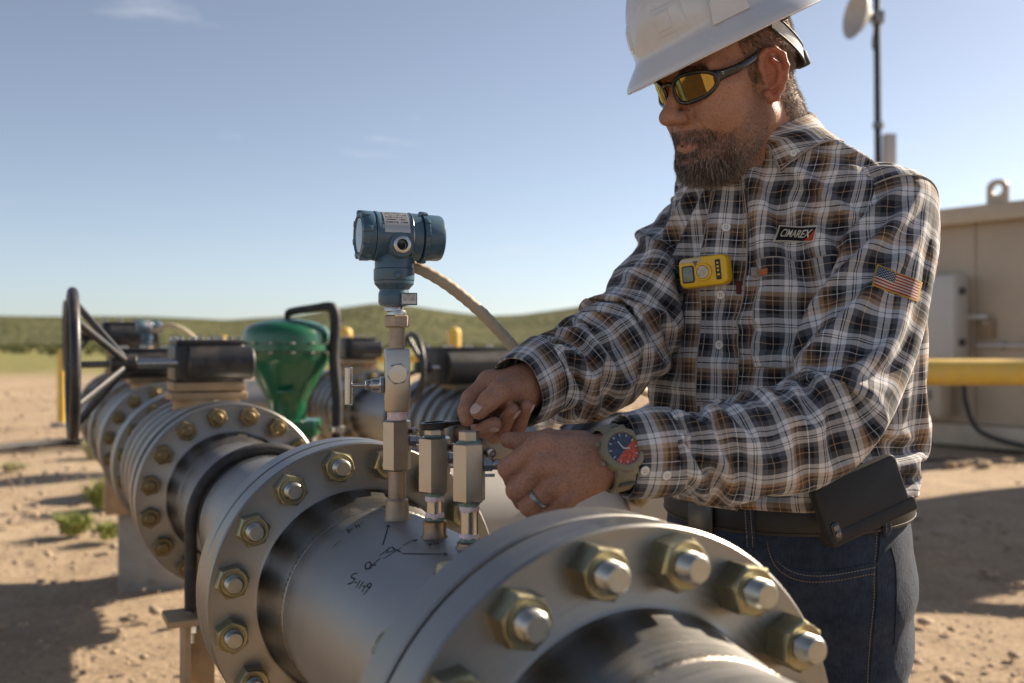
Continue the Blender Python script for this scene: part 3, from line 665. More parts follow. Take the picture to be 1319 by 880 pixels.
# --- green filter vessel with vent hose
p = at(370, 440, 3.6); k = 3.6/FPX; gz = lambda v: CAMZ-(v-440)*k
gf = thing('filter_vessel', 'dark green vessel with bolted domed lid and tapering body', 'filter', (p[0], 3.6, 0))
R0 = 55*k
MB().lathe([(R0*.985, gz(452)), (R0*.98, gz(462)), (R0*.93, gz(468)), (R0*.50, gz(512)), (R0*.44, gz(518)), (R0*.44, gz(540)), (R0*.5, gz(541))], 64).build('body', M['green'], gf)
lid = MB().lathe([(R0*1.0, gz(443)), (R0*1.0, gz(431)), (R0*.97, gz(426)), (R0*.88, gz(420)), (R0*.6, gz(414)), (R0*.25, gz(411)), (.001, gz(410.5))], 64).build('lid', M['green'], gf)
MB().lathe([(R0*.97, gz(452.5)), (R0*1.07, gz(452)), (R0*1.07, gz(443.5)), (R0*.97, gz(443))], 64).build('ring_flange', M['green'], gf)
for j in range(14):
    a = j*2*math.pi/14+.1; x, y = R0*1.035*math.cos(a), R0*1.035*math.sin(a)
    MB().hexa((x, y, gz(443.2)), (x, y, gz(440.5)), .018).build('bolt', M['steel_clean'], gf)
    MB().hexa((x, y, gz(455)), (x, y, gz(452.2)), .018).build('bolt', M['steel_clean'], gf)
MB().box((.03, 0, gz(551)), (.16, .16, .06), .006).build('base_box', M['green'], gf)
MB().cyl((.03, 0, 0), (.03, 0, gz(560)), .075, n=32).build('pedestal', M['steel_pipe'], gf)
MB().torus((0, 0, gz(410)), (0, 1, 0), .02, .006, 20, 8, 0, math.pi).build('lifting_eye', M['green'], lid)
MB().box((.02, -R0*.68, gz(503)), (.07, .02, .012), .003).build('name_plate', M['green'], gf)
hx = lambda u: (u-370)*k
hb = at(436, 440, 3.55)
vh = thing('vent_hose', 'dark grey vent hose arching off the green vessel lid', 'hose', (p[0], 3.6, 0))
pth = bez([(hx(371), 0, gz(413)), (hx(372), -.01, gz(404)), (hx(380), -.02, gz(401)), (hx(402), -.03, gz(398)), (hx(424), -.03, gz(395.5)), (hx(432), -.03, gz(401)), (hx(434), -.03, gz(420)), (hx(432), -.03, gz(460)), (hx(436), -.03, gz(510)), (hx(436), -.03, gz(548)), (hx(436), -.03, gz(600))], 90)
rad = np.interp(np.linspace(0, 1, len(pth)), [0, .1, .35, .45, 1], [.010, .013, .015, .020, .019])
MB().tube(pth, rad, 16).build('hose', M['rubber'], vh)
MB().cyl((hx(436), -.03, gz(548)), (hx(436), -.03, gz(556)), .028, n=20, ch=.003).build('coupling', M['steel_clean'], vh)
MB().cyl((hx(436), -.03, 0), (hx(436), -.03, gz(600)), .024, n=20).build('riser', M['steel_pipe'], vh)
# ============================================================ SMALL FITTINGS ON THE NEAR SPOOL
def blue_paint():
    return pmat('blue_enamel', (.042, .098, .150), .36, 0, .14, 30, .25, 260, .0006, coat=.15, dirt=((.16, .18, .18), .3))
M['blue'] = blue_paint()
def plate_material(name, base, ink, ls=260.0):
    """metal label: rows of tiny print too small to read"""
    t = NT(name); uv = t.coord('UV'); s = t.n('ShaderNodeSeparateXYZ'); t.l(uv, s.inputs[0])
    row = t.math('FRACT', t.math('MULTIPLY', s.outputs[1], 9.0)); rm = t.math('LESS_THAN', row, .52)
    wd = t.n('ShaderNodeMapping'); t.l(uv, wd.inputs[0]); wd.inputs['Scale'].default_value = (34, 9, 1)
    sn = t.n('ShaderNodeVectorMath', operation='FLOOR'); t.l(wd.outputs[0], sn.inputs[0])
    wn_ = t.n('ShaderNodeTexWhiteNoise', noise_dimensions='2D'); t.l(sn.outputs[0], wn_.inputs['Vector'])
    letters = t.math('GREATER_THAN', wn_.outputs['Value'], .34); f = t.math('MULTIPLY', rm, letters)
    mx = t.math('MULTIPLY', t.math('GREATER_THAN', s.outputs[0], .06), t.math('LESS_THAN', s.outputs[0], .94)); f = t.math('MULTIPLY', f, mx)
    f = t.math('MULTIPLY', f, t.math('GREATER_THAN', s.outputs[1], .28))
    t.set(Base_Color=t.mix(f, base, ink), Metallic=.75, Roughness=.42); return t.m
M['plate'] = plate_material('printed_metal_plate', (.50, .49, .47), (.10, .10, .11))

def curved_patch(o, ax, r, a0, a1, h0, h1, thick, mat, parent, name, e1):
    """patch on a cylinder around ax: angles a0..a1 from e1, heights h0..h1"""
    ax = unit(ax); e1 = unit(e1); e2 = np.cross(ax, e1); n = 14
    V = []; UVs = []
    for rr in (r, r+thick):
        for i in range(n+1):
            a = a0+(a1-a0)*i/n
            for h in (h0, h1): V.append(o+ax*h+rr*(e1*math.cos(a)+e2*math.sin(a))); UVs.append(((h-h0)/(h1-h0), i/n))
    F = []; b = 2*(n+1)
    for i in range(n): F += [(b+2*i, b+2*i+1, b+2*i+3, b+2*i+2), (2*i, 2*i+2, b+2*i+2, b+2*i), (2*i+1, b+2*i+1, b+2*i+3, 2*i+3)]
    F += [(0, b, b+1, 1), (2*n, 2*n+1, b+2*n+1, b+2*n)]
    return npmesh(name, np.array(V), np.array(F), mat, parent, uv=np.array(UVs), ang=40)

def transmitter(label, loc, rotz=0.0):
    t = thing('pressure_transmitter', label, 'transmitter', loc, (0, 0, rotz), 'blue pressure transmitters')
    # heights above the process connection (m)
    MB().lathe([(.0105, -.004), (.0125, -.003), (.0125, .002), (.0115, .004)], 24).build('process_thread', M['steel_clean'], t)
    MB().lathe([(.0130, .003), (.0195, .005), (.0210, .009), (.0210, .020), (.0195, .024), (.0195, .0255), (.0262, .033), (.0265, .036), (.0265, .037)], 40, cap0=True).build('sensor_module', M['blue'], t)
    MB().lathe([(.0256, .0372), (.0270, .0378), (.0272, .0395), (.0272, .0525), (.0262, .0535), (.0258, .0540), (.0258, .066), (.0235, .074), (.0215, .082)], 40).build('neck', M['blue'], t)
    MB().box((.009, -.0262, .0435), (.008, .006, .0085), .001).build('lock_screw', M['blue'], t)
    ax = unit(A(-.93, -.37, 0)); fr = A(.37, -.93, 0); c = A(-.0015, 0, .0965); up = A(0, 0, 1)
    hs_ = MB().lathe([(.0285, -.036), (.0318, -.034), (.0322, -.024), (.0322, .022), (.0330, .024), (.0330, .027), (.0318, .0285), (.0285, .0290)], 48, c, ax).build('housing', M['blue'], t)
    # covers: the left one (towards the viewer) with lugs and a recessed glass face, the right one plain
    cv = MB().lathe([(.0290, .0292), (.0322, .0296), (.0328, .0315), (.0322, .041), (.0300, .0465), (.0262, .0480), (.0245, .0470), (.0235, .0450), (.001, .0448)], 48, c, ax).build('cover', M['blue'], t)
    e1 = up; e2 = np.cross(ax, e1)
    for k in range(8):
        a = k*math.pi/4+.2; d = e1*math.cos(a)+e2*math.sin(a)
        rot = np.array([ax, d, np.cross(ax, d)]).T
        MB().box(c+ax*.041+d*.0305, (.013, .0065, .0085), .0012, rot).build('lug', M['blue'], cv)
    MB().lathe([(.0232, .0452), (.0225, .0462), (.001, .0466)], 40, c, ax).build('glass', pmat('display_glass', (.25, .27, .28), .12, .6, .1, 20, 0), cv)
    cv = MB().lathe([(.0290, -.0362), (.0330, -.0368), (.0330, -.043), (.0312, -.0440), (.0308, -.062), (.0295, -.0650), (.0260, -.0665), (.001, -.0670)], 48, c, ax).build('cover', M['blue'], t)
    for k in range(12):
        a = k*math.pi/6+.1; d = e1*math.cos(a)+e2*math.sin(a); rot = np.array([ax, d, np.cross(ax, d)]).T
        MB().box(c-ax*.0400+d*.0330, (.0075, .004, .0085), .001, rot).build('lug', M['blue'], cv)
    # conduit bosses
    o = c+fr*.020-up*.0135-ax*.003
    b = MB().lathe([(.018, -.012), (.0175, .006), (.0165, .0125), (.0155, .0140), (.0120, .0142)], 32, o, fr).build('conduit_boss', M['blue'], t)
    MB().lathe([(.0120, .0135), (.0118, .0165), (.0105, .0172), (.0075, .0172), (.0065, .0150), (.0065, .0100), (.001, .0098)], 24, o, fr).build('plug', M['steel_clean'], b)
    MB().lathe([(.0062, .0100), (.001, .0101)], 16, o, fr).build('plug_socket', M['darkhole'], b)
    MB().lathe([(.0170, 0), (.0165, .022), (.0150, .024), (.001, .024)], 28, c-fr*.014-up*.0135, -fr+A(.2, 0, -.15)).build('conduit_boss', M['blue'], t)
    curved_patch(c, ax, .0322, -1.50, -.28, -.015, .019, .0006, M['plate'], t, 'name_plate', up)
    MB().torus(c+ax*-.0205, ax, .0324, .0007, 40, 6).build('plate_edge', M['steel_clean'], t)
    # tag on the sensor module
    MB().box((.0215, -.0165, .0125), (.022, .0035, .0165), .0008, Matrix.Rotation(R(14), 3, 'Z')).build('tag_holder', M['blue'], t)
    tg = npmesh('tag', np.array([(-.0095, 0, -.0065), (.0095, 0, -.0065), (.0095, 0, .0065), (-.0095, 0, .0065)]), np.array([(0, 1, 2, 3)]), M['plate'], t, uv=np.array([(0, 0), (1, 0), (1, 1), (0, 1)]), smooth=False)
    tg.location = (.0220, -.0188, .0125); tg.rotation_euler = (0, 0, R(14))
    return t
F1 = at(511.5, 668, 1.330); k1 = 1.330/FPX; z1 = lambda v: CAMZ-(v-440)*k1
transmitter('blue pressure transmitter standing on the tall needle valve in front of the hills', (F1[0]-.004, F1[1], z1(398)))
p = run_at(t3+.33); q = at(189, 447, p[1]-.25)
transmitter('small far blue transmitter beside the farthest black gearbox at left', (q[0], q[1], q[2]), .3)
pw = bez([q+A(.03, 0, .08), q+A(.13, 0, .10), q+A(.22, .05, .03), q+A(.27, .1, -.12)], 24)
tagp(MB().tube(pw, .012, 8).build('conduit_hose', pmat('far_conduit', (.45, .38, .26), .6)), 'short beige conduit bending down from the far blue transmitter', 'conduit', 'flexible conduits')
tb = MB().box(q+A(-.0, .0, -.06), (.05, .05, .12), .006).build('transmitter_mount', M['tanbracket']); tagp(tb, 'tan post under the far blue transmitter', 'post')

# --- tall needle valve assembly under the transmitter
nv = thing('needle_valve', 'tall steel needle valve with a T handle carrying the blue transmitter', 'valve', (F1[0], F1[1], z1(673)), (0, 0, R(9)))
zz1 = lambda v: (673-v)*k1
MB().lathe([(.0215, 0), (.0185, .004), (.0165, .010), (.0150, .026), (.0148, .0300), (.0128, .0325), (.0126, .0335)], 32).build('weld_boss', M['rust_nipple'], nv)
MB().cyl((0, 0, .030), (0, 0, zz1(604)), .0118, n=28).build('nipple', M['rust_nipple'], nv)
MB().hexa((0, 0, zz1(606)), (0, 0, zz1(541)), .0335, .0022, .25).build('hex_adapter', M['steel_hex'], nv)
MB().lathe([(.0125, zz1(543)), (.0135, zz1(539)), (.0128, zz1(535)), (.0133, zz1(532)), (.012, zz1(528))], 24).build('thread_tape', M['teflon'], nv)
MB().box((0, 0, (zz1(530)+zz1(449))/2), (.0335, .0335, zz1(449)-zz1(530)), .0028, seg=2).build('valve_block', M['steel_hex'], nv)
b = MB().hexa((0, -.0168, zz1(481)), (0, -.0225, zz1(481)), .0255, .0012, .2).build('bonnet_plug', M['steel_clean'], nv)
MB().lathe([(.0125, .0055), (.0120, .0064), (.001, .0066)], 24, (0, -.0168, zz1(481)), (0, -1, 0)).build('plug_face', M['steel_clean'], b)
b = MB().hexa((-.0165, 0, zz1(496)), (-.0235, 0, zz1(496)), .0215, .0015).build('gland_nut', M['steel_clean'], nv)
MB().lathe([(.0085, .0065), (.0085, .0165), (.0072, .0175), (.0072, .0200)], 24, (-.0168, 0, zz1(496)), (-1, 0, 0)).build('gland', M['steel_clean'], nv)
MB().hexa((-.0365, 0, zz1(496)), (-.0425, 0, zz1(496)), .0125, .001).build('lock_nut', M['steel_clean'], nv)
MB().cyl((-.042, 0, zz1(496)), (-.0625, 0, zz1(496)), .0026, n=14).build('spindle', M['steel_clean'], nv)
MB().cyl((-.0640, 0, zz1(521)), (-.0640, 0, zz1(473)), .0052, n=20, ch=.0008).build('t_handle', M['steel_clean'], nv)
MB().cyl((0, 0, zz1(450)), (0, 0, zz1(420)), .0108, n=28).build('upper_nipple', M['rust_nipple'], nv)
MB().hexa((0, 0, zz1(422)), (0, 0, zz1(406)), .0300, .0018, .3).build('hex_union', M['rust_nipple'], nv)
MB().lathe([(.0125, zz1(407)), (.0128, zz1(404)), (.0118, zz1(400))], 24).build('swivel', M['steel_clean'], nv)
# bleed screw on its right side
def bleed(parent, x, z, s=1.0, long=False):
    b = MB().hexa((x, 0, z), (x+.010*s, 0, z), .0130*s, .0008).build('bleed_hex', M['steel_clean'], parent)
    MB().cyl((x+.0095*s, 0, z), (x+(.024 if long else .0145)*s, 0, z), .0055*s, n=20, ch=.0006).build('bleed_stem', M['steel_clean'], parent)
    MB().lathe([(.0050*s, 0), (.0052*s, .009*s), (.0046*s, .010*s), (.0026*s, .0102*s), (.0024*s, .008*s), (.001*s, .008*s)], 20, (x+.0065*s, .0035, z+.0125*s), (.25, -1, 0)).build('bleed_cap', M['steel_clean'], parent)
    MB().cyl((x+.002*s, -.004*s, z-.0105*s), (x+.012*s, -.004*s, z-.0105*s), .0017*s, n=10).build('pin', M['steel_clean'], parent)
bleed(nv, .0160, zz1(568))

def small_fitting(label, u, y, vb, vn, vh0, vh1, vt, af, long=False, rotz=0.1, plug_af=.021):
    p = at(u, vb, y); k = y/FPX; z = lambda v: (vb-v)*k
    t = thing('check_fitting', label, 'fitting', tuple(p-A(0, 0, .006)), (0, 0, rotz), 'small fittings on the pipe')
    MB().lathe([(.0195, -.002), (.0165, .005), (.0142, .009), (.0140, z(vn)-.002), (.0120, z(vn))], 32).build('weld_boss', M['burnt'], t)
    MB().cyl((0, 0, z(vn)-.004), (0, 0, z(vh0)+.004), .0102, n=28).build('nipple', M['steel_clean'], t)
    for a, nm, mt in ((z(vn)+.001, 'thread_paste', 'greenpaste'), (z(vn)+.0055, 'thread_tape', 'teflon'), (z(vh0)-.007, 'thread_tape', 'teflon'), (z(vh0)-.0015, 'thread_paste', 'greenpaste')):
        b = MB(); n = 40; th = np.arange(n)*2*math.pi/n; G = []
        for dr, dz in ((0, -.0035), (.0010, -.0028), (.0013, 0), (.0008, .0026), (0, .0034)):
            rr = .0103+dr*(1+.6*np.sin(th*5+a*900)+.3*np.sin(th*11)); G.append(np.stack([rr*np.cos(th), rr*np.sin(th), np.full(n, a+dz)+.0009*np.sin(th*3+a*700)], -1))
        b.grid(np.array(G), wrap=True).build(nm, M[mt], t, ang=180)
    MB().hexa((0, 0, z(vh0)), (0, 0, z(vh1)), af, .0022, .28).build('hex_body', M['steel_hex'], t)
    MB().lathe([(.0125, z(vh1)-.001), (.0135, z(vh1)+.0012), (.0115, z(vh1)+.0026)], 28).build('thread_paste', M['greenpaste'], t)
    MB().hexa((0, 0, z(vh1)+.0005), (0, 0, z(vt)), plug_af, .0012, .1).build('hex_plug', M['steel_hex'], t)
    bleed(t, af*.5-.0012, z(vh1)-.026, 1.0 if not long else 1.1, long)
    return t
small_fitting('middle small fitting, its hex plug held by the wrench', 560, 1.207, 691, 663, 628, 556, 546.5, .0345)
small_fitting('nearest small fitting, gripped at its side by the left hand', 604.5, 1.14, 706, 690, 640, 563, 548, .0335, True)

# --- beige flexible conduit leaving the transmitter
cp = bez([at(524, 341, 1.365), at(540, 346, 1.37), at(575, 366, 1.375), at(615, 398, 1.38), at(648, 432, 1.385), at(675, 462, 1.39), at(710, 492, 1.47), at(765, 487, 1.70), at(860, 520, 1.95), at(930, 600, 2.1), at(940, 800, 2.2), at(940, 1150, 2.25)], 700)
_s = np.concatenate([[0], np.cumsum(np.linalg.norm(np.diff(cp, axis=0), axis=1))]); _n = 620; ss = np.linspace(0, _s[-1], _n)
cp = np.stack([np.interp(ss, _s, cp[:, i]) for i in range(3)], -1)
M['conduit'] = pmat('beige_conduit', (.40, .325, .225), .55, 0, .12, 20, .1, 200, .0005, dirt=(DUST, .3))
cd = thing('conduit_hose', 'beige ribbed flexible conduit curving from the blue transmitter behind the sleeve', 'conduit', tuple(cp[0]), group='flexible conduits')
MB().tube(cp-cp[0], .0083+.0004*np.sin(np.arange(_n)*math.pi*2/4.0), 16).build('hose', M['conduit'], cd, ang=180)
MB().cyl((-.012, -.004, .004), (.004, .001, -.0015), .0115, n=24, ch=.001).build('end_fitting', M['steel_clean'], cd)

# --- wrench on the middle fitting
wz = CAMZ-(548-440)*1.207/FPX; wp = at(559.5, 548, 1.207)
wr = thing('wrench', 'black combination wrench on the middle fitting in the worker\'s hand', 'wrench', tuple(wp))
e = at(690, 532, 1.232)-wp; L = np.linalg.norm(e[:2]); 
wr.rotation_euler = (0, -math.atan2(e[2], L)*.8, math.atan2(e[1], e[0]))
M['wrench'] = pmat('black_oxide', (.03, .028, .026), .38, .8, .3, 40, .2, 120, .0008)
th = np.arange(40)*2*math.pi/40
ring = [( .0168, -.004), (.0182, -.003), (.0182, .003), (.0168, .004), (.0135, .004), (.0128, .003), (.0128, -.003), (.0135, -.004), (.0168, -.004)]
MB().lathe(ring, 40).build('box_end', M['wrench'], wr)
sec = []
for s_, wd, hh in ((.0150, .0085, .0030), (.022, .0075, .0030), (.035, .0062, .0033), (.055, .0060, .0034), (.075, .0062, .0033), (.090, .0080, .0032)):
    sec.append([(s_, wd*math.cos(a), hh*math.sin(a)) for a in th[::2]])
b = MB().grid(np.array(sec), wrap=True); b.f.append(tuple(range(20))); b.f.append(tuple(5*20+i for i in range(20))[::-1]); b.build('handle', M['wrench'], wr, fix=True)
MB().prism([(.085, -.008), (.095, -.0125), (.108, -.0125), (.112, -.008), (.101, -.0055), (.101, .0055), (.112, .008), (.108, .0125), (.095, .0125), (.085, .008)], .007, Matrix.Translation((0, 0, -.0035))).build('open_end', M['wrench'], wr)

# --- handwriting on the pipe (marker strokes lying on the curved surface)
axd = A(DX, DY, 0)
def on_pipe(u, v, r=RP+.0005):
    o = A(0, 0, CAMZ); d = unit(at(u, v, 1.0)-o); w_ = o-B0
    dp = d-axd*np.dot(d, axd); wp_ = w_-axd*np.dot(w_, axd); a = dp@dp; b = 2*dp@wp_; c = wp_@wp_-r*r; D_ = b*b-4*a*c
    if D_ < 0: return None
    t = (-b-math.sqrt(D_))/2/a; P_ = o+d*t; n = P_-B0; n = unit(n-axd*np.dot(n, axd)); return P_, n
def stroke(parent, pts, wid=.0014, name='ink_stroke', mat=None, zoom=(430, 640, 6.28)):
    pts = [(zoom[0]+x/zoom[2], zoom[1]+y/zoom[2]) for x, y in pts]
    P2 = bez([(x, y, 0) for x, y in pts], max(8, 6*len(pts)))[:, :2] if len(pts) > 2 else np.linspace(pts[0], pts[1], 8)
    H = [on_pipe(x, y) for x, y in P2]; H = [h for h in H if h]
    if len(H) < 2: return
    P_ = np.array([h[0] for h in H]); N_ = np.array([h[1] for h in H]); T_ = np.gradient(P_, axis=0); S_ = np.cross(T_, N_); S_ /= np.linalg.norm(S_, axis=1)[:, None]+1e-12
    w_ = wid*.5*(.8+.4*np.sin(np.linspace(.3, 2.8, len(P_))))[:, None]
    MB().grid(np.stack([P_-S_*w_, P_+S_*w_], 1)-np.array(parent.location)).build(name, mat or M['ink'], parent, smooth=False)
hw = thing('handwriting', 'black marker writing and arrows on the near pipe spool', 'handwriting', tuple(run_at(-.2)+A(0, 0, RP)))
for s_ in ([(105, 265), (125, 295)], [(105, 265), (150, 262)], [(118, 280), (142, 274)], [(172, 226), (186, 252)], [(195, 222), (210, 246)], [(180, 240), (204, 233)], [(216, 216), (242, 204)],
           [(392, 392), (403, 360), (425, 290), (440, 230)], [(415, 243), (440, 228), (454, 247)],
           [(365, 478), (455, 408)], [(425, 442), (445, 414), (475, 408), (486, 424), (465, 440), (418, 448)], [(400, 500), (470, 455), (548, 408)], [(484, 420), (512, 432), (542, 446)],
           [(555, 395), (610, 364), (672, 345)], [(640, 350), (672, 345), (652, 360)], [(552, 457), (740, 461), (915, 463)], [(888, 453), (915, 463), (890, 472)],
           [(252, 575), (256, 542), (285, 527), (299, 545), (285, 572), (258, 582), (252, 572)], [(268, 590), (318, 543), (378, 492)], [(342, 548), (300, 556), (296, 580)],
           [(188, 616), (152, 625), (140, 652), (166, 662), (150, 690), (108, 706)], [(170, 690), (182, 692)], [(176, 735), (213, 672)], [(200, 744), (237, 681)], [(232, 722), (244, 724)], [(224, 770), (263, 704)],
           [(302, 705), (282, 699), (269, 722), (289, 733), (303, 703)], [(299, 713), (240, 792)],
           [(770, 378), (784, 394)], [(770, 378), (802, 371)], [(778, 386), (796, 382)], [(812, 369), (822, 387)], [(836, 364), (847, 382)], [(818, 378), (842, 373)], [(858, 363), (892, 357)]):
    stroke(hw, s_)
stroke(hw, [(-10, 408), (52, 352)], .0016, mat=pmat('brown_scratch', (.16, .10, .06), .7))
# ============================================================ THE WORKER
# ---- signed-distance modelling
def sd_rc(P, a, b, r1, r2):
    a = np.asarray(a, np.float32); b = np.asarray(b, np.float32); ba = b-a; l2 = float(ba@ba); rr = r1-r2; a2 = l2-rr*rr; il2 = 1/l2
    pa = P-a; y = pa@ba; z = y-l2; q = pa*l2-y[..., None]*ba; x2 = (q*q).sum(-1); y2 = y*y*l2; z2 = z*z*l2
    k = np.sign(rr)*rr*rr*x2
    d = (np.sqrt(x2*a2*il2)+y*rr)*il2-r1
    m1 = np.sign(z)*a2*z2 > k; m2 = (~m1) & (np.sign(y)*a2*y2 < k)
    return np.where(m1, np.sqrt(x2+z2)*il2-r2, np.where(m2, np.sqrt(x2+y2)*il2-r1, d))
def sd_el(P, c, r, rot=None):
    p = P-np.asarray(c, np.float32); r = np.asarray(r, np.float32)
    if rot is not None: p = p @ np.asarray(rot, np.float32)
    k0 = np.sqrt(((p/r)**2).sum(-1)); k1 = np.sqrt(((p/(r*r))**2).sum(-1))+1e-9; return k0*(k0-1)/k1
def smin(a, b, k):
    h = np.clip(.5+.5*(b-a)/k, 0, 1); return b*(1-h)+a*h-k*h*(1-h)
def smax(a, b, k): return -smin(-a, -b, k)
def nets(f, lo, hi, h):
    lo = np.asarray(lo, float); n = np.ceil((np.asarray(hi)-lo)/h).astype(int)+1
    g = [lo[i]+h*np.arange(n[i]) for i in range(3)]
    D_ = np.empty(n, np.float32)
    YY, ZZ = np.meshgrid(g[1], g[2], indexing='ij')
    step = max(1, int(220000/(n[1]*n[2])))
    for i in range(0, n[0], step):
        xs = g[0][i:i+step]; P = np.empty((len(xs), n[1], n[2], 3), np.float32); P[..., 0] = xs[:, None, None]; P[..., 1] = YY; P[..., 2] = ZZ
        D_[i:i+step] = f(P)
    S = D_ < 0; c = [S[a:n[0]-1+a, b:n[1]-1+b, d:n[2]-1+d] for a in (0, 1) for b in (0, 1) for d in (0, 1)]
    al = np.logical_and.reduce(c); an = np.logical_or.reduce(c); cell = an & ~al
    idx = -np.ones(cell.shape, int); ci = np.argwhere(cell); idx[cell] = np.arange(len(ci))
    acc = np.zeros((len(ci), 3)); cnt = np.zeros(len(ci))
    cor = [(a, b, d) for a in (0, 1) for b in (0, 1) for d in (0, 1)]
    for i, A_ in enumerate(cor):
        for B_ in cor[i+1:]:
            if sum(abs(A_[q]-B_[q]) for q in range(3)) != 1: continue
            va = D_[tuple((ci+A_).T)]; vb = D_[tuple((ci+B_).T)]; m = (va < 0) != (vb < 0)
            t = np.where(m, va/(va-vb+1e-12), 0)[:, None]; p = np.array(A_)+t*(np.array(B_)-np.array(A_)); acc += p*m[:, None]; cnt += m
    V = lo+h*(ci+acc/cnt[:, None]); F = []
    for ax in range(3):
        sl0 = [slice(None)]*3; sl1 = [slice(None)]*3; sl0[ax] = slice(0, -1); sl1[ax] = slice(1, None)
        cr = S[tuple(sl0)] != S[tuple(sl1)]; e = np.argwhere(cr); o = [q for q in range(3) if q != ax]
        e = e[(e[:, o[0]] > 0) & (e[:, o[1]] > 0) & (e[:, o[0]] < n[o[0]]-1) & (e[:, o[1]] < n[o[1]]-1)]
        ins = S[tuple(e.T)]; q = []
        for da, db in ((0, 0), (-1, 0), (-1, -1), (0, -1)):
            k = e.copy(); k[:, o[0]] += da; k[:, o[1]] += db; q.append(idx[tuple(k.T)])
        q = np.stack(q, -1); fl = ins if ax != 1 else ~ins; q[~fl] = q[~fl][:, ::-1]; F.append(q)
    return V, np.concatenate(F)
def vnormals(V, F):
    n = np.cross(V[F[:, 2]]-V[F[:, 0]], V[F[:, 3 if F.shape[1] > 3 else 1]]-V[F[:, 1 if F.shape[1] > 3 else 0]])
    if F.shape[1] == 3: n = np.cross(V[F[:, 1]]-V[F[:, 0]], V[F[:, 2]]-V[F[:, 0]])
    N = np.zeros_like(V)
    for k in range(F.shape[1]): np.add.at(N, F[:, k], n)
    return N/(np.linalg.norm(N, axis=1)[:, None]+1e-12)

# ---- pose
def head_basis(yaw, p, roll):
    Fw_ = A(-math.sin(yaw)*math.cos(p), -math.cos(yaw)*math.cos(p), -math.sin(p)); Rg = A(-math.cos(yaw), math.sin(yaw), 0); U = np.cross(Rg, Fw_)
    R2 = Rg*math.cos(roll)+U*math.sin(roll); return np.array([R2, Fw_, np.cross(R2, Fw_)])       # rows: right, forward, up
HB = head_basis(R(64), R(18.5), R(7)); HC = A(.304, 1.392, 1.633); HS = .965
def hw_(P): return HC+(np.asarray(P, float)*HS) @ HB            # head-local -> world
PT = R(47); LF = A(math.cos(PT), -math.sin(PT), 0); FW = A(-math.sin(PT), -math.cos(PT), 0); UPV = A(0, 0, 1)
TC = A(.4125, 1.50, 0)
def bw(l, f, z): return TC+LF*l+FW*f+UPV*z
SHL = bw(.172, .005, 1.452); ELL = A(.3925, 1.22, 1.1796); WRL = at(800, 588, 1.12)
SHR = bw(-.172, .01, 1.445); ELR = at(795, 430, 1.42); WRR = at(668, 503, 1.24)

person = thing('person', 'worker in white hard hat and plaid shirt bending over the pipe with a wrench', 'person', tuple(TC))
PO = np.array(person.location)

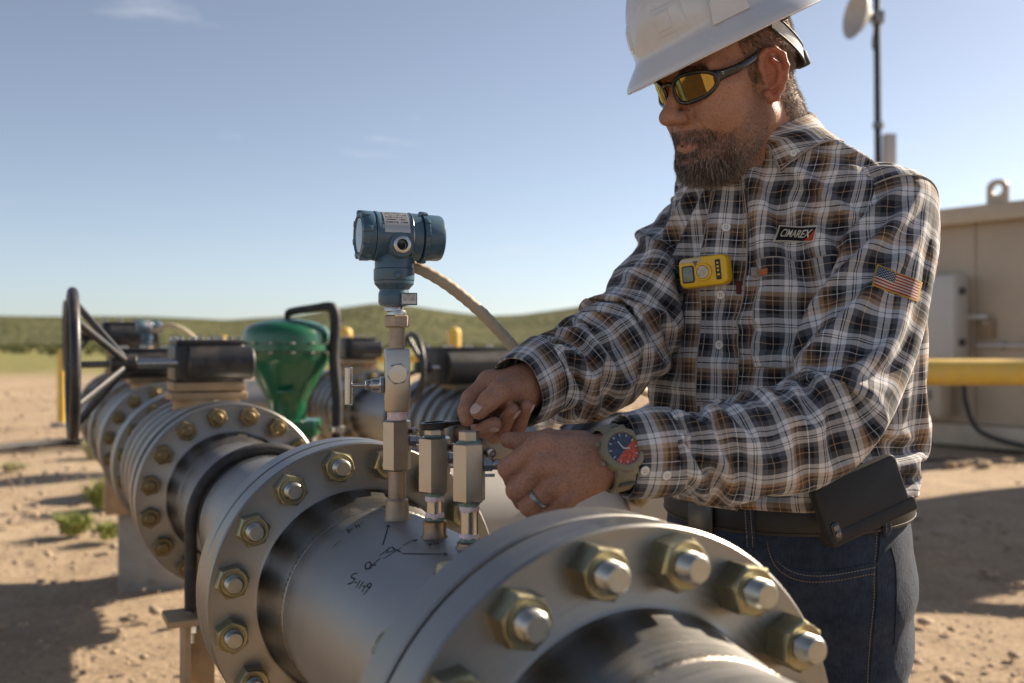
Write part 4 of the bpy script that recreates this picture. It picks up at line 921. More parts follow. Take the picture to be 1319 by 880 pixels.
# ---- head
EAR = bez([(.010, .000), (.013, .012), (.011, .026), (.002, .0345), (-.011, .0335), (-.0205, .022), (-.0215, .006), (-.016, -.010), (-.009, -.022), (-.002, -.031), (.005, -.029), (.008, -.020)], 34)[:, :2] if False else None
ear2 = np.array([(.010, .004), (.0125, .016), (.009, .028), (.000, .0345), (-.011, .0335), (-.0195, .0235), (-.0215, .008), (-.0175, -.008), (-.0115, -.020), (-.004, -.0305), (.004, -.031), (.0085, -.022)])
def ear_pt(s, y, z, out=0.0):
    # the ear flares outwards towards the back
    return (s*(.0790+max(0, .002-y)*.62+out), y-.002, z-.001)
def head_sdf(P):
    X = P.copy(); X[..., 0] = np.abs(X[..., 0])                # symmetric
    d = sd_el(X, (0, -.008, .045), (.0765, .101, .096))
    d = smin(d, sd_el(X, (0, .038, -.012), (.066, .056, .078)), .03)
    d = smin(d, sd_el(X, (0, .040, -.070), (.058, .050, .050)), .03)
    d = smin(d, sd_rc(X, (.056, .002, -.052), (.028, .070, -.100), .024, .024), .025)
    d = smin(d, sd_el(X, (0, .079, -.101), (.030, .022, .025)), .02)
    d = smin(d, sd_el(X, (.040, .058, -.032), (.030, .030, .032)), .02)      # cheek
    d = smin(d, sd_el(X, (.052, .054, .000), (.020, .026, .013)), .018)      # cheekbone
    d = smin(d, sd_rc(X, (0, .088, .032), (.046, .073, .030), .011, .010), .016)   # brow
    d = smax(d, -sd_el(X, (.034, .100, .010), (.019, .016, .0125)), .012)    # eye socket
    d = smin(d, sd_el(X, (.0325, .0735, .009), (.0145, .0135, .0135)), .004)  # lids
    d = smin(d, sd_rc(X, (0, .087, .022), (0, .1135, -.020), .0078, .0108), .011)  # nose
    d = smin(d, sd_el(X, (0, .1190, -.0255), (.0138, .0128, .0116)), .008)
    d = smin(d, sd_el(X, (.0150, .1045, -.0295), (.0096, .0140, .0095)), .006)
    d = smax(d, -sd_el(X, (.0065, .1105, -.0375), (.0040, .0062, .0040)), .003)
    d = smin(d, sd_el(X, (0, .078, -.062), (.034, .023, .030)), .014)        # muzzle
    d = smax(d, -sd_rc(X, (.0225, .1010, -.0270), (.0370, .0860, -.0560), .0022, .0012), .007)   # cheek fold
    d = smin(d, sd_rc(X, (0, .0958, -.0645), (.023, .0855, -.0695), .0044, .0028), .006)  # upper lip
    d = smin(d, sd_rc(X, (0, .0950, -.0755), (.020, .0860, -.0735), .0050, .0032), .006)  # lower lip
    d = smax(d, -sd_rc(X, (0, .1018, -.0698), (.026, .0893, -.0712), .0018, .0012), .0025)  # mouth line
    d = smax(d, -sd_el(X, (0, .1035, -.0875), (.020, .006, .0050)), .006)    # under the lip
    nk = sd_rc(P, (0, -.028, -.03), (.004, -.072, -.20), .0645, .073); d = smin(d, nk, .022)
    d = smin(d, sd_rc(P, (0, .036, -.092), (.002, -.030, -.155), .036, .048), .022)   # under the chin
    d = smin(d, sd_el(P, (0, -.065, -.06), (.050, .035, .05)), .02)
    # ears
    e = 1.0
    pts = [ear_pt(1, *q) for q in ear2]
    for i in range(len(pts)-1): 
        r0 = .0040 if i < 9 else .0058
        e = np.minimum(e, sd_rc(X, pts[i], pts[i+1], r0, r0+.0001)) if i == 0 else smin(e, sd_rc(X, pts[i], pts[i+1], r0, r0+.0001), .003)
    anti = [ear_pt(1, *q) for q in ((-.006, .020), (-.012, .012), (-.0125, 0), (-.008, -.011), (-.001, -.017))]
    for i in range(4): e = smin(e, sd_rc(X, anti[i], anti[i+1], .0036, .0034), .004)
    bowl = sd_el(X, (.0770, -.004, .000), (.0042, .0165, .0300), rot=np.array(Matrix.Rotation(R(28), 3, 'Z'))); e = smin(e, bowl, .003)
    e = smin(e, sd_el(X, (.081, .0085, -.005), (.0042, .0042, .0065)), .003)
    e = smax(e, -sd_el(X, (.0900, -.002, -.004), (.0100, .0075, .0115)), .0025)
    return smin(d, e, .0035)
HV, HF = nets(head_sdf, (-.105, -.135, -.215), (.105, .132, .10), .0019)
# ---- hands: joints given in world space
def finger(P, J, rad, k=.0035):
    d = None
    for i in range(len(J)-1):
        s = sd_rc(P, J[i], J[i+1], rad[i], rad[i+1]); d = s if d is None else smin(d, s, k)
    return d
def hand_sdf(spec):
    def f(P):
        palm = None
        for s in spec['palm']:
            q = sd_rc(P, *s); palm = q if palm is None else smin(palm, q, .009)
        d = palm; fd = None
        for J, rad in spec['fingers']:
            q = finger(P, J, rad); fd = q if fd is None else smin(fd, q, .0016)
        d = smin(d, fd, .0040)
        for J, rad in spec['thumb']: d = smin(d, finger(P, J, rad), .007)
        for a, r in spec.get('bumps', []): d = smin(d, sd_el(P, a, (r, r, r)), .006)
        return d
    return f
DZ = .014
def J(*a): return [tuple(at(u, v, y+DZ)) for u, v, y in a]
WLh = at(790, 590, 1.118)
li = J((695, 574, 1.086), (655, 603, 1.096), (662, 619, 1.126), (686, 612, 1.137)); lm = J((701, 600, 1.076), (666, 631, 1.088), (674, 645, 1.118), (698, 636, 1.134))
lr = J((713, 623, 1.077), (682, 651, 1.088), (689, 661, 1.116), (712, 652, 1.130)); lp = J((728, 642, 1.083), (702, 665, 1.092), (709, 673, 1.114), (728, 663, 1.126))
lt = J((752, 574, 1.115), (706, 568, 1.133), (673, 570, 1.142), (655, 567, 1.144))
fr_ = lambda s: ([.0132*s, .0120*s, .0108*s, .0090*s])
handL = dict(palm=[(WLh, li[0], .0255, .0118), (WLh, lm[0], .0250, .0118), (WLh, lr[0], .0250, .0115), (WLh-A(0, 0, .006), lp[0], .0235, .0108), (WLh, ELL, .0265, .036),
                   (tuple(at(740, 590, 1.125)), tuple(at(712, 610, 1.118)), .023, .020)],
             fingers=[(li, fr_(1.0)), (lm, fr_(1.02)), (lr, fr_(.97)), (lp, fr_(.86))], thumb=[(lt, [.017, .0135, .0112, .0098])],
             bumps=[(li[0], .0134), (lm[0], .0136), (lr[0], .0130), (lp[0], .0116)])
DZ = 0.0
ri = J((630, 492, 1.246), (607, 514, 1.230), (601, 529, 1.214), (601, 540, 1.208)); rm = J((634, 515, 1.262), (619, 549, 1.246), (624, 553, 1.218), (637, 546, 1.198))
rr_ = J((647, 525, 1.270), (636, 560, 1.252), (645, 553, 1.222), (660, 529, 1.200)); rp = J((662, 528, 1.272), (656, 561, 1.256), (668, 549, 1.226), (679, 523, 1.205))
rt = J((660, 500, 1.222), (643, 505, 1.200), (630, 516, 1.188), (617, 530, 1.184))
WRh = at(672, 500, 1.245)
handR = dict(palm=[(WRh, ri[0], .0255, .0150), (WRh, rm[0], .0255, .0150), (WRh, rr_[0], .0250, .0145), (WRh, rp[0], .0240, .0140), (WRh, ELR, .0265, .036),
                   (WRh, tuple(at(647, 508, 1.215)), .021, .0170)],
             fingers=[(ri, fr_(1.0)), (rm, fr_(.98)), (rr_, fr_(.96)), (rp, fr_(.86))], thumb=[(rt, [.0165, .0140, .0122, .0100])], bumps=[])
def hand_mesh(spec, pts):
    pts = np.array(pts); return nets(hand_sdf(spec), pts.min(0)-.03, pts.max(0)+.03, .0019)
LHV, LHF = hand_mesh(handL, li+lm+lr+lp+lt+[tuple(WLh+unit(ELL-WLh)*.06)]); RHV, RHF = hand_mesh(handR, ri+rm+rr_+rp+rt+[tuple(WRh+unit(ELR-WRh)*.06)])
# ---- torso, arms and legs core (under the clothes)
TT = np.array([  # z, forward shift, half width, depth front, depth back
 (.93, 0, .172, .135, .125), (1.02, 0, .178, .146, .126), (1.07, 0, .185, .160, .118), (1.12, 0, .192, .172, .108), (1.17, 0, .197, .176, .100), (1.26, 0, .201, .168, .100), (1.34, 0, .212, .158, .122),
 (1.41, .012, .216, .138, .150), (1.455, .026, .200, .116, .146), (1.49, .042, .174, .096, .136), (1.52, .056, .142, .080, .118), (1.545, .066, .112, .070, .098), (1.565, .073, .090, .064, .080), (1.585, .078, .078, .060, .068)])
def torso_ring(z, sc=1.0):
    return [np.interp(z, TT[:, 0], TT[:, k])*(sc if k > 1 else 1) for k in (1, 2, 3, 4)]
def body_core(P):
    d = sd_rc(P, bw(0, .01, 1.05), bw(0, 0, 1.36), .125, .125)
    for s in (-1, 1): d = smin(d, sd_rc(P, bw(.05*s, 0, 1.0), bw(.07*s, 0, 1.36), .10, .085), .05)
    d = smin(d, sd_rc(P, SHR-A(0, 0, .03), SHL-A(0, 0, .03), .035, .035), .03)
    d = smin(d, sd_rc(P, bw(0, .03, 1.43), hw_((0, -.06, -.17)), .060, .060), .04)
    for a, b, c in ((SHL, ELL, WLh), (SHR, ELR, WRh)): d = smin(d, smin(sd_rc(P, a, b, .034, .032), sd_rc(P, b, c, .032, .024), .02), .012)
    for s in (-1, 1):
        h = bw(.092*s, 0, .93); kn = bw(.10*s, .03, .50); an = bw(.11*s, -.02, .09)
        d = smin(d, smin(sd_rc(P, h, kn, .09, .06), sd_rc(P, kn, an, .058, .04), .02), .04)
    return d
CV, CF = nets(body_core, (-.06, 1.02, .03), (.80, 1.82, 1.60), .012)

def skin_material():
    t = NT('skin'); c = t.coord('Object'); at_ = t.n('ShaderNodeAttribute', attribute_name='tint')
    n1 = t.noise(c, 38, 4); n2 = t.noise(c, 420, 3, .6); n3 = t.noise(c, 900, 2, .6)
    base = t.ramp(n1, [(.3, (.33, .160, .098)), (.55, (.40, .205, .132)), (.75, (.43, .215, .145))])
    mott = t.ramp(n2, [(.30, (.70, .60, .55)), (.52, (1, 1, 1)), (.75, (1.0, 1.0, .98))])
    col = t.mix(1.0, t.mix(1.0, base, mott, 'MULTIPLY'), at_.outputs['Color'], 'MULTIPLY')
    t.set(Base_Color=col, Roughness=t.ramp(n1, [(.2, .46), (.8, .62)]), Subsurface_Weight=.08, Subsurface_Radius=(1.0, .35, .2), Subsurface_Scale=.006, Specular_IOR_Level=.45)
    vo = t.n('ShaderNodeTexVoronoi', feature='DISTANCE_TO_EDGE'); vo.inputs['Scale'].default_value = 420; t.l(c, vo.inputs['Vector'])
    h = t.math('ADD', t.math('MULTIPLY', n2, .6), t.math('ADD', t.math('MULTIPLY', n3, .4), t.math('ADD', t.math('MULTIPLY', vo.outputs['Distance'], .8), t.math('MULTIPLY', t.noise(c, 95, 3, .6, 1.5), 1.6))))
    t.set(Normal=t.bump(h, .5, .0016)); return t.m
M['skin'] = skin_material()
def sstep(a, b, x): t = np.clip((x-a)/(b-a), 0, 1); return t*t*(3-2*t)
CHEEK = np.array([(-.02, .03), (.006, .022), (.016, .008), (.026, -.022), (.040, -.040), (.056, -.053), (.070, -.060), (.080, -.058), (.089, -.050), (.100, -.046), (.13, -.046)])
def beard_mask(P):
    x, y, z = np.abs(P[:, 0]), P[:, 1], P[:, 2]; zl = np.interp(y, CHEEK[:, 0], CHEEK[:, 1])
    m = (.38+.62*sstep(.0, -.022, z-zl)*1.0+.62*(y > .08)*(1-sstep(.0, -.022, z-zl)))*sstep(.004, -.006, z-zl)*sstep(-.004, .012, y-.004+.35*np.minimum(z+.03, 0)*-1*0)
    front = y > .045; neck = sstep(-.168, -.135, z+np.clip(.03-y, 0, .1)*-.55)
    lip = (x < .0235) & (z < -.0622-.22*x) & (z > -.0810+.28*x) & (y > .07); phil = (x < .0035) & (z > -.060) & (y > .09)
    nose = (z > -.0475) & (x < .026) & (y > .085)
    back = sstep(-.012, .006, y+(z+.06)*-.28)
    return m*neck*back*(~lip)*(~nose)*np.where(phil, .6, 1)
def hair_mask(P):
    x, y, z = np.abs(P[:, 0]), P[:, 1], P[:, 2]
    zl = np.interp(y, [-.12, -.06, -.035, -.022, -.010, .004, .010, .020, .028, .034], [-.085, -.080, -.060, -.015, .030, .034, .000, -.01, .008, .06])
    ear = (x > .0735) & (y < .014) & (y > -.028) & (z < .036) & (z > -.04)
    return sstep(-.006, .004, z-zl)*(y < .040)*(~ear)*sstep(.040, .030, y)
tint = np.ones((len(HV), 4)); bmk = beard_mask(HV); hmk = hair_mask(HV)
ax_ = np.abs(HV[:, 0]); lipm = sstep(.0012, -.0008, HV[:, 2]+.0628+.22*ax_)*sstep(-.0012, .0008, HV[:, 2]+.0800-.28*ax_)*(HV[:, 1] > .080)*(ax_ < .0235)
earm = (np.abs(HV[:, 0]) > .0785)*sstep(.03, .0, HV[:, 1])*(HV[:, 2] > -.04)
for mk, colr in ((lipm, (.92, .80, .82)), (earm, (1.05, .72, .66)), (np.maximum(bmk*(.52+.25*sstep(.04, .08, HV[:, 1])), hmk*.5), (.42, .40, .39))):
    tint[:, :3] *= 1-mk[:, None]*(1-np.array(colr))
parts = [(hw_(HV), HF, tint), (LHV, LHF, None), (RHV, RHF, None), (CV, CF, None)]
BV = []; BF = []; BT = []; n0 = 0
for V_, F_, t_ in parts:
    BV.append(V_-PO); BF.append(F_+n0); n0 += len(V_); BT.append(np.ones((len(V_), 4)) if t_ is None else t_)
body = npmesh('body', np.concatenate(BV), np.concatenate(BF), M['skin'], person)
ca = body.data.color_attributes.new('tint', 'FLOAT_COLOR', 'POINT'); ca.data.foreach_set('color', np.concatenate(BT).astype(np.float32).ravel())
bm = bmesh.new(); bm.from_mesh(body.data); bmesh.ops.recalc_face_normals(bm, faces=bm.faces[:]); bm.to_mesh(body.data); bm.free()

# ---- hair, beard, brows: many single strands
def hair_material():
    t = NT('hair'); a = t.n('ShaderNodeAttribute', attribute_name='tint')
    t.set(Base_Color=a.outputs['Color'], Roughness=.45, Specular_IOR_Level=.5); return t.m
M['hair'] = hair_material()
HN = vnormals(HV, HF)
if ((HN*(HV-HV.mean(0))).sum(1)).mean() < 0: HN = -HN
fa = np.linalg.norm(np.cross(HV[HF[:, 1]]-HV[HF[:, 0]], HV[HF[:, 2]]-HV[HF[:, 0]]), axis=1)
def strands(name, mask, n, length, rad, dirf, colf, seed, seg=3):
    rng = np.random.default_rng(seed); w_ = fa*mask[HF].mean(1)
    k = rng.choice(len(HF), n, p=w_/w_.sum()); u = rng.random((n, 2)); q = HF[k]
    B = lambda X: (X[q[:, 0]]*((1-u[:, 0])*(1-u[:, 1]))[:, None]+X[q[:, 1]]*(u[:, 0]*(1-u[:, 1]))[:, None]+X[q[:, 2]]*(u[:, 0]*u[:, 1])[:, None]+X[q[:, 3]]*((1-u[:, 0])*u[:, 1])[:, None])
    p = B(HV); nn = B(HN); nn /= np.linalg.norm(nn, axis=1)[:, None]
    d = dirf(p, nn)+rng.normal(size=(n, 3))*.22; d /= np.linalg.norm(d, axis=1)[:, None]
    L = length(p)*(.55+.7*rng.random(n)); bend = A(0, -.05, -1)+rng.normal(size=(n, 3))*.25
    s1 = np.cross(d, rng.normal(size=(n, 3))); s1 /= np.linalg.norm(s1, axis=1)[:, None]; s2 = np.cross(d, s1)
    rings = []
    for j in range(seg+1):
        t = j/seg; c = p-nn*.0006+d*(L*t)[:, None]+bend*(L*.35*t*t)[:, None]; r = rad*(1-.85*t)
        for a in range(3): rings.append(c+s1*(r*math.cos(a*2.094))+s2*(r*math.sin(a*2.094)))
    V_ = np.stack(rings, 1); m = V_.shape[1]; f = []
    for j in range(seg):
        for a in range(3): b = (a+1) % 3; f.append((j*3+a, j*3+b, j*3+3+b, j*3+3+a))
    Fz = (np.array(f)[None]+np.arange(n)[:, None, None]*m).reshape(-1, 4)
    C = np.repeat(colf(p, rng), m, 0); C = np.c_[C, np.ones(len(C))]
    o = npmesh(name, hw_(V_.reshape(-1, 3))-PO, Fz, M['hair'], person)
    o.data.color_attributes.new('tint', 'FLOAT_COLOR', 'POINT').data.foreach_set('color', C.astype(np.float32).ravel()); tagp(o, kind='stuff'); return o
def bdir(p, n): 
    d = n*.38+A(0, .12, -1)*.9; d[:, 0] += np.sign(p[:, 0])*-.05; return d
def bcol(p, rng):
    g = sstep(.075, .03, p[:, 1])*.48+.20+.16*sstep(-.10, -.125, p[:, 2])*(np.abs(p[:, 0]) < .02); grey = rng.random(len(p)) < g
    base = np.array([.050, .030, .019])*(.5+1.0*rng.random((len(p), 1))); gr = np.array([.50, .43, .37])*(.6+.6*rng.random((len(p), 1))); return np.where(grey[:, None], gr, base)
strands('beard', bmk, 25000, lambda p: .0024+.0038*sstep(-.07, -.115, p[:, 2])*sstep(.02, .06, p[:, 1])+.0020*(p[:, 1] > .06), .00027, bdir, bcol, 21)
def hdir(p, n): return n*.75+A(0, -.25, -.75)*.7
def hcol(p, rng):
    g = .30+.45*sstep(.02, -.08, p[:, 1]); grey = rng.random(len(p)) < g
    return np.where(grey[:, None], np.array([.42, .37, .31])*(.6+.6*rng.random((len(p), 1))), np.array([.085, .058, .038])*(.6+.8*rng.random((len(p), 1))))
strands('hair', hmk, 16000, lambda p: .0065+0*p[:, 0], .00030, hdir, hcol, 22)
brow = ((np.abs(np.abs(HV[:, 0])-.034) < .020) & (np.abs(HV[:, 2]-.031-.10*(.03-np.abs(np.abs(HV[:, 0])-.03))) < .0045) & (HV[:, 1] > .055)).astype(float)
if brow.sum() > 3: strands('eyebrows', brow, 700, lambda p: .008+0*p[:, 0], .00028, lambda p, n: n*.4+np.stack([np.sign(p[:, 0]), 0*p[:, 0], .15+0*p[:, 0]], -1), bcol, 23)
# ---- finger nails
M['nail'] = pmat('nail', (.52, .36, .31), .3, 0, .08, 60, .05, 300, .0003)
def nail(tip, prev, nrm, s=1.0):
    d = unit(np.array(tip)-np.array(prev)); n = unit(nrm-d*np.dot(nrm, d)); rot = np.array([np.cross(d, n), d, n]).T
    MB().ball(np.array(tip)+d*.0005+n*.0086*s-PO, (.0062*s, .0085*s, .0016), 18, 10, rot).build('fingernail', M['nail'], person)
nail(rt[3], rt[2], A(-.25, -.75, .55), 1.05); nail(rr_[3], rr_[2], A(.55, -.6, .35), .9); nail(rp[3], rp[2], A(.6, -.55, .35), .82); nail(rm[3], rm[2], A(.25, -.75, -.5), .9)

# ---- cloth: position-based dynamics on tube grids
def tube_constraints(N, Mm, rest_al, rest_ar):
    """rest_al (N-1, M), rest_ar (N, M)"""
    I = np.arange(N*Mm).reshape(N, Mm); nx = np.roll(I, -1, 1); out = []
    for s in (0, 1):
        a = I[s:N-1:2]; out.append((a.ravel(), I[s+1:N:2][:len(a)].ravel(), rest_al[s:N-1:2].ravel(), 1.0))
        out.append((I[:, s::2].ravel(), nx[:, s::2].ravel(), rest_ar[:, s::2].ravel(), 1.0))
    ra = .5*(rest_ar[:-1]+rest_ar[1:]); dg = np.sqrt(rest_al**2+ra**2)
    for s in (0, 1):
        a = I[s:N-1:2]; b = nx[s+1:N:2][:len(a)]; out.append((a.ravel(), b.ravel(), dg[s:N-1:2].ravel(), .35))
        a2 = nx[s:N-1:2]; b2 = I[s+1:N:2][:len(a2)]; out.append((a2.ravel(), b2.ravel(), dg[s:N-1:2].ravel(), .35))
    r2 = rest_al[:-1]+rest_al[1:]; rows = np.arange(N-2)
    for g in ((0, 1), (2, 3)):
        k = rows[np.isin(rows % 4, g)]; out.append((I[k].ravel(), I[k+2].ravel(), r2[k].ravel(), BEND))
    c2 = rest_ar+np.roll(rest_ar, -1, 1); cols = np.arange(Mm)
    for g in ((0, 1), (2, 3)):
        k = cols[np.isin(cols % 4, g)]; out.append((I[:, k].ravel(), I[:, (k+2) % Mm].ravel(), c2[:, k].ravel(), BEND))
    return out
BEND = .05
def relax(P, invm, cons, steps, collide, grav=.0004, damp=.93, inner=2):
    Pv = P.copy()
    pre = [(i, j, L, k*invm[i]/(invm[i]+invm[j]+1e-9), k*invm[j]/(invm[i]+invm[j]+1e-9)) for i, j, L, k in cons]
    for it in range(steps):
        vel = (P-Pv)*damp; vel[:, 2] -= grav; Pv = P.copy(); P = P+vel*(invm > 0)[:, None]
        for _ in range(inner):
            for i, j, L, wi, wj in pre:
                d = P[j]-P[i]; l = np.sqrt((d*d).sum(1))+1e-9; d *= ((l-L)/l)[:, None]; P[i] += d*wi[:, None]; P[j] -= d*wj[:, None]
        P = np.where((invm > 0)[:, None], collide(P), P)
    return P
def push_caps(P, caps, mu=0.0):
    for a, b, r1, r2 in caps:
        ba = b-a; t = np.clip(((P-a)@ba)/(ba@ba), 0, 1); c = a+t[:, None]*ba; r = r1+(r2-r1)*t; d = P-c; l = np.sqrt((d*d).sum(1))+1e-9
        m = l < r; P[m] = c[m]+d[m]*(r[m]/l[m])[:, None]
    return P
def push_torso(P, sc=.95, zmax=1.60, side=None):
    q = P-TC; l = q@LF; f = q@FW; z = P[:, 2]; sh, a, df, db = torso_ring(z, sc); f2 = f-sh; dd = np.where(f2 > 0, df, db)
    k = np.sqrt((l/a)**2+(f2/dd)**2)+1e-9; m = (k < 1) & (z < zmax)
    s = np.where(m, 1/k, 1.0); return P+((l*(s-1))[:, None]*LF+(f2*(s-1))[:, None]*FW)
def up2(G, wrap):
    """cubic 2x upsampling along both axes"""
    def along(G, w):
        n = G.shape[0]; g = np.concatenate([G[-1:], G, G[:2]], 0) if w else np.concatenate([2*G[:1]-G[1:2], G, 2*G[-1:]-G[-2:-1]], 0)
        m = (-g[:-3]+9*g[1:-2]+9*g[2:-1]-g[3:])/16
        if w: out = np.empty((2*n,)+G.shape[1:]); out[0::2] = G; out[1::2] = m[:n]
        else: out = np.empty((2*n-1,)+G.shape[1:]); out[0::2] = G; out[1::2] = m
        return out
    G = along(G, False); return np.swapaxes(along(np.swapaxes(G, 0, 1), wrap), 0, 1)
def grid_mesh(name, G, uvg, mat, parent):
    """G (n, m, 3) periodic in m; uvg (n, m+1, 2)"""
    n, m = G.shape[:2]; I = np.arange(n*m).reshape(n, m); nx = np.roll(I, -1, 1)
    F = np.stack([I[:-1], nx[:-1], nx[1:], I[1:]], -1).reshape(-1, 4)
    u = np.stack([uvg[:-1, :-1], uvg[:-1, 1:], uvg[1:, 1:], uvg[1:, :-1]], 2).reshape(-1, 2)
    return npmesh(name, G.reshape(-1, 3)-PO, F, mat, parent, uv=u)

def plaid_material(name, ang=0.0):
    t = NT(name); uv = t.coord('UV', rot=(0, 0, ang)); s = t.n('ShaderNodeSeparateXYZ'); t.l(uv, s.inputs[0])
    K, G_, W_, B_, T_, D_ = (.010, .011, .016), (.098, .101, .115), (.66, .65, .66), (.120, .068, .036), (.42, .285, .18), (.020, .024, .042)
    sett = [(0, K), (.085, T_), (.097, K), (.175, G_), (.240, W_), (.300, K), (.312, W_), (.332, K), (.344, W_), (.420, G_), (.475, K), (.525, W_), (.538, K), (.590, B_), (.640, T_), (.653, B_), (.700, T_), (.760, W_), (.825, D_), (.840, W_), (.910, G_)]
    def st(v, sc, off):
        f = t.math('FRACT', t.math('ADD', t.math('MULTIPLY', v, sc), off)); return t.ramp(f, sett, 'CONSTANT')
    cu = st(s.outputs[0], 1/.090, .13); cv = st(s.outputs[1], 1/.097, .41)
    # twill: warp and weft alternate on a fine diagonal
    tw = t.math('FRACT', t.math('MULTIPLY', t.math('ADD', s.outputs[0], s.outputs[1]), 900.0)); fac = t.math('MULTIPLY_ADD', t.math('GREATER_THAN', tw, .5), .30, .35)
    col = t.mix(fac, cu, cv); c = t.coord('Object'); n = t.noise(c, 14, 4); col = t.mix(1.0, col, t.ramp(n, [(.3, (.90, .88, .86)), (.7, (1, 1, 1))]), 'MULTIPLY')
    t.set(Base_Color=col, Roughness=.85, Specular_IOR_Level=.25, Sheen_Weight=.12, Sheen_Roughness=.5)
    wv = t.noise(c, 70, 4, .6); h = t.math('ADD', wv, t.math('MULTIPLY', tw, .12)); t.set(Normal=t.bump(h, .25, .003)); return t.m
M['plaid'] = plaid_material('plaid_cotton')
M['plaid_bias'] = plaid_material('plaid_cotton_bias', R(32))

shirt = None
# torso
NT_, MT_ = 100, 112
zr = np.concatenate([np.linspace(1.040, 1.40, 66), 1.40+(1.578-1.40)*np.linspace(0, 1, 35)[1:]**.92])
th = 2*math.pi*np.arange(MT_)/MT_                  # 0 = front centre, increasing to his left
G0 = np.zeros((NT_, MT_, 3))
for i, z in enumerate(zr):
    sh, a, df, db = torso_ring(z); sn, cs = np.sin(th), np.cos(th); e = .86
    l = a*np.sign(sn)*np.abs(sn)**e; f = sh+np.where(cs > 0, df, db)*np.sign(cs)*np.abs(cs)**e
    G0[i] = TC+l[:, None]*LF+f[:, None]*FW+z*UPV
rest_ar = np.linalg.norm(np.roll(G0, -1, 1)-G0, axis=2); rest_al = np.linalg.norm(np.diff(G0, axis=0), axis=2)
arcs = np.concatenate([np.zeros((NT_, 1)), np.cumsum(rest_ar, 1)], 1); tot = arcs[:, -1:]; arcs = np.where(arcs > tot/2, arcs-tot, arcs); arcs[:, -1] = 0
vv = np.concatenate([np.zeros((1, MT_)), np.cumsum(rest_al, 0)], 0); vv = np.concatenate([vv, vv[:, :1]], 1)
fold = np.ones(NT_-1)*1.065; fold[:14] = 1.20; fold[14:30] = 1.10; fold[66:] = 1.01
ral = rest_al*fold[:, None]*(1+.02*np.sin(th*3)[None]); rar = rest_ar*np.interp(zr, [1.04, 1.09, 1.2, 1.40, 1.5, 1.578], [1.03, 1.10, 1.07, 1.05, 1.02, 1.0])[:, None]
inv = np.ones((NT_, MT_)); inv[:2] = 0; inv[-2:] = 0
Pn = G0.copy(); nrm = Pn-(TC+np.array([0, 0, 1])*zr[:, None, None]); nrm[..., 2] = 0; nrm /= np.linalg.norm(nrm, axis=2)[..., None]
Pn[2:-2] += (nrm*(vnoise(np.stack([G0[..., 0], G0[..., 1], G0[..., 2]*.7], -1), 26)*.006+.002)[..., None])[2:-2]
# bottom rings tuck in behind the belt
tuck = [bw(0, 0, 1.012)]
armcaps = [(SHL, ELL, .060, .050), (ELL, WRL, .050, .034)]
cons = tube_constraints(NT_, MT_, ral, rar)
def col_t(P): return push_torso(push_caps(P, [(SHL-A(0, 0, .02), ELL, .052, .046)]) if False else P, .955)
P1 = relax(Pn.reshape(-1, 3), inv.ravel(), cons, 150, col_t, grav=.000012).reshape(NT_, MT_, 3)
TG = up2(P1, True)
UVT = np.stack([arcs, vv], -1)
def upuv(U):
    o = np.empty((2*U.shape[0]-1, U.shape[1], 2)); o[0::2] = U; o[1::2] = .5*(U[:-1]+U[1:]); q = np.empty((o.shape[0], 2*o.shape[1]-1, 2)); q[:, 0::2] = o; q[:, 1::2] = .5*(o[:, :-1]+o[:, 1:]); return q
UT = upuv(UVT); c_ = MT_  # the two columns beside the back seam must not blend across the jump
jump = np.abs(np.diff(UVT[..., 0], axis=1)) > .2
UT[:, 1::2, 0] = np.where(np.repeat(jump, 2, 0)[:UT.shape[0]], UT[:, 0:-1:2, 0], UT[:, 1::2, 0])
shirt = grid_mesh('shirt', TG, UT, M['plaid'], person); tagp(shirt, 'brown, navy and white plaid button-down shirt')

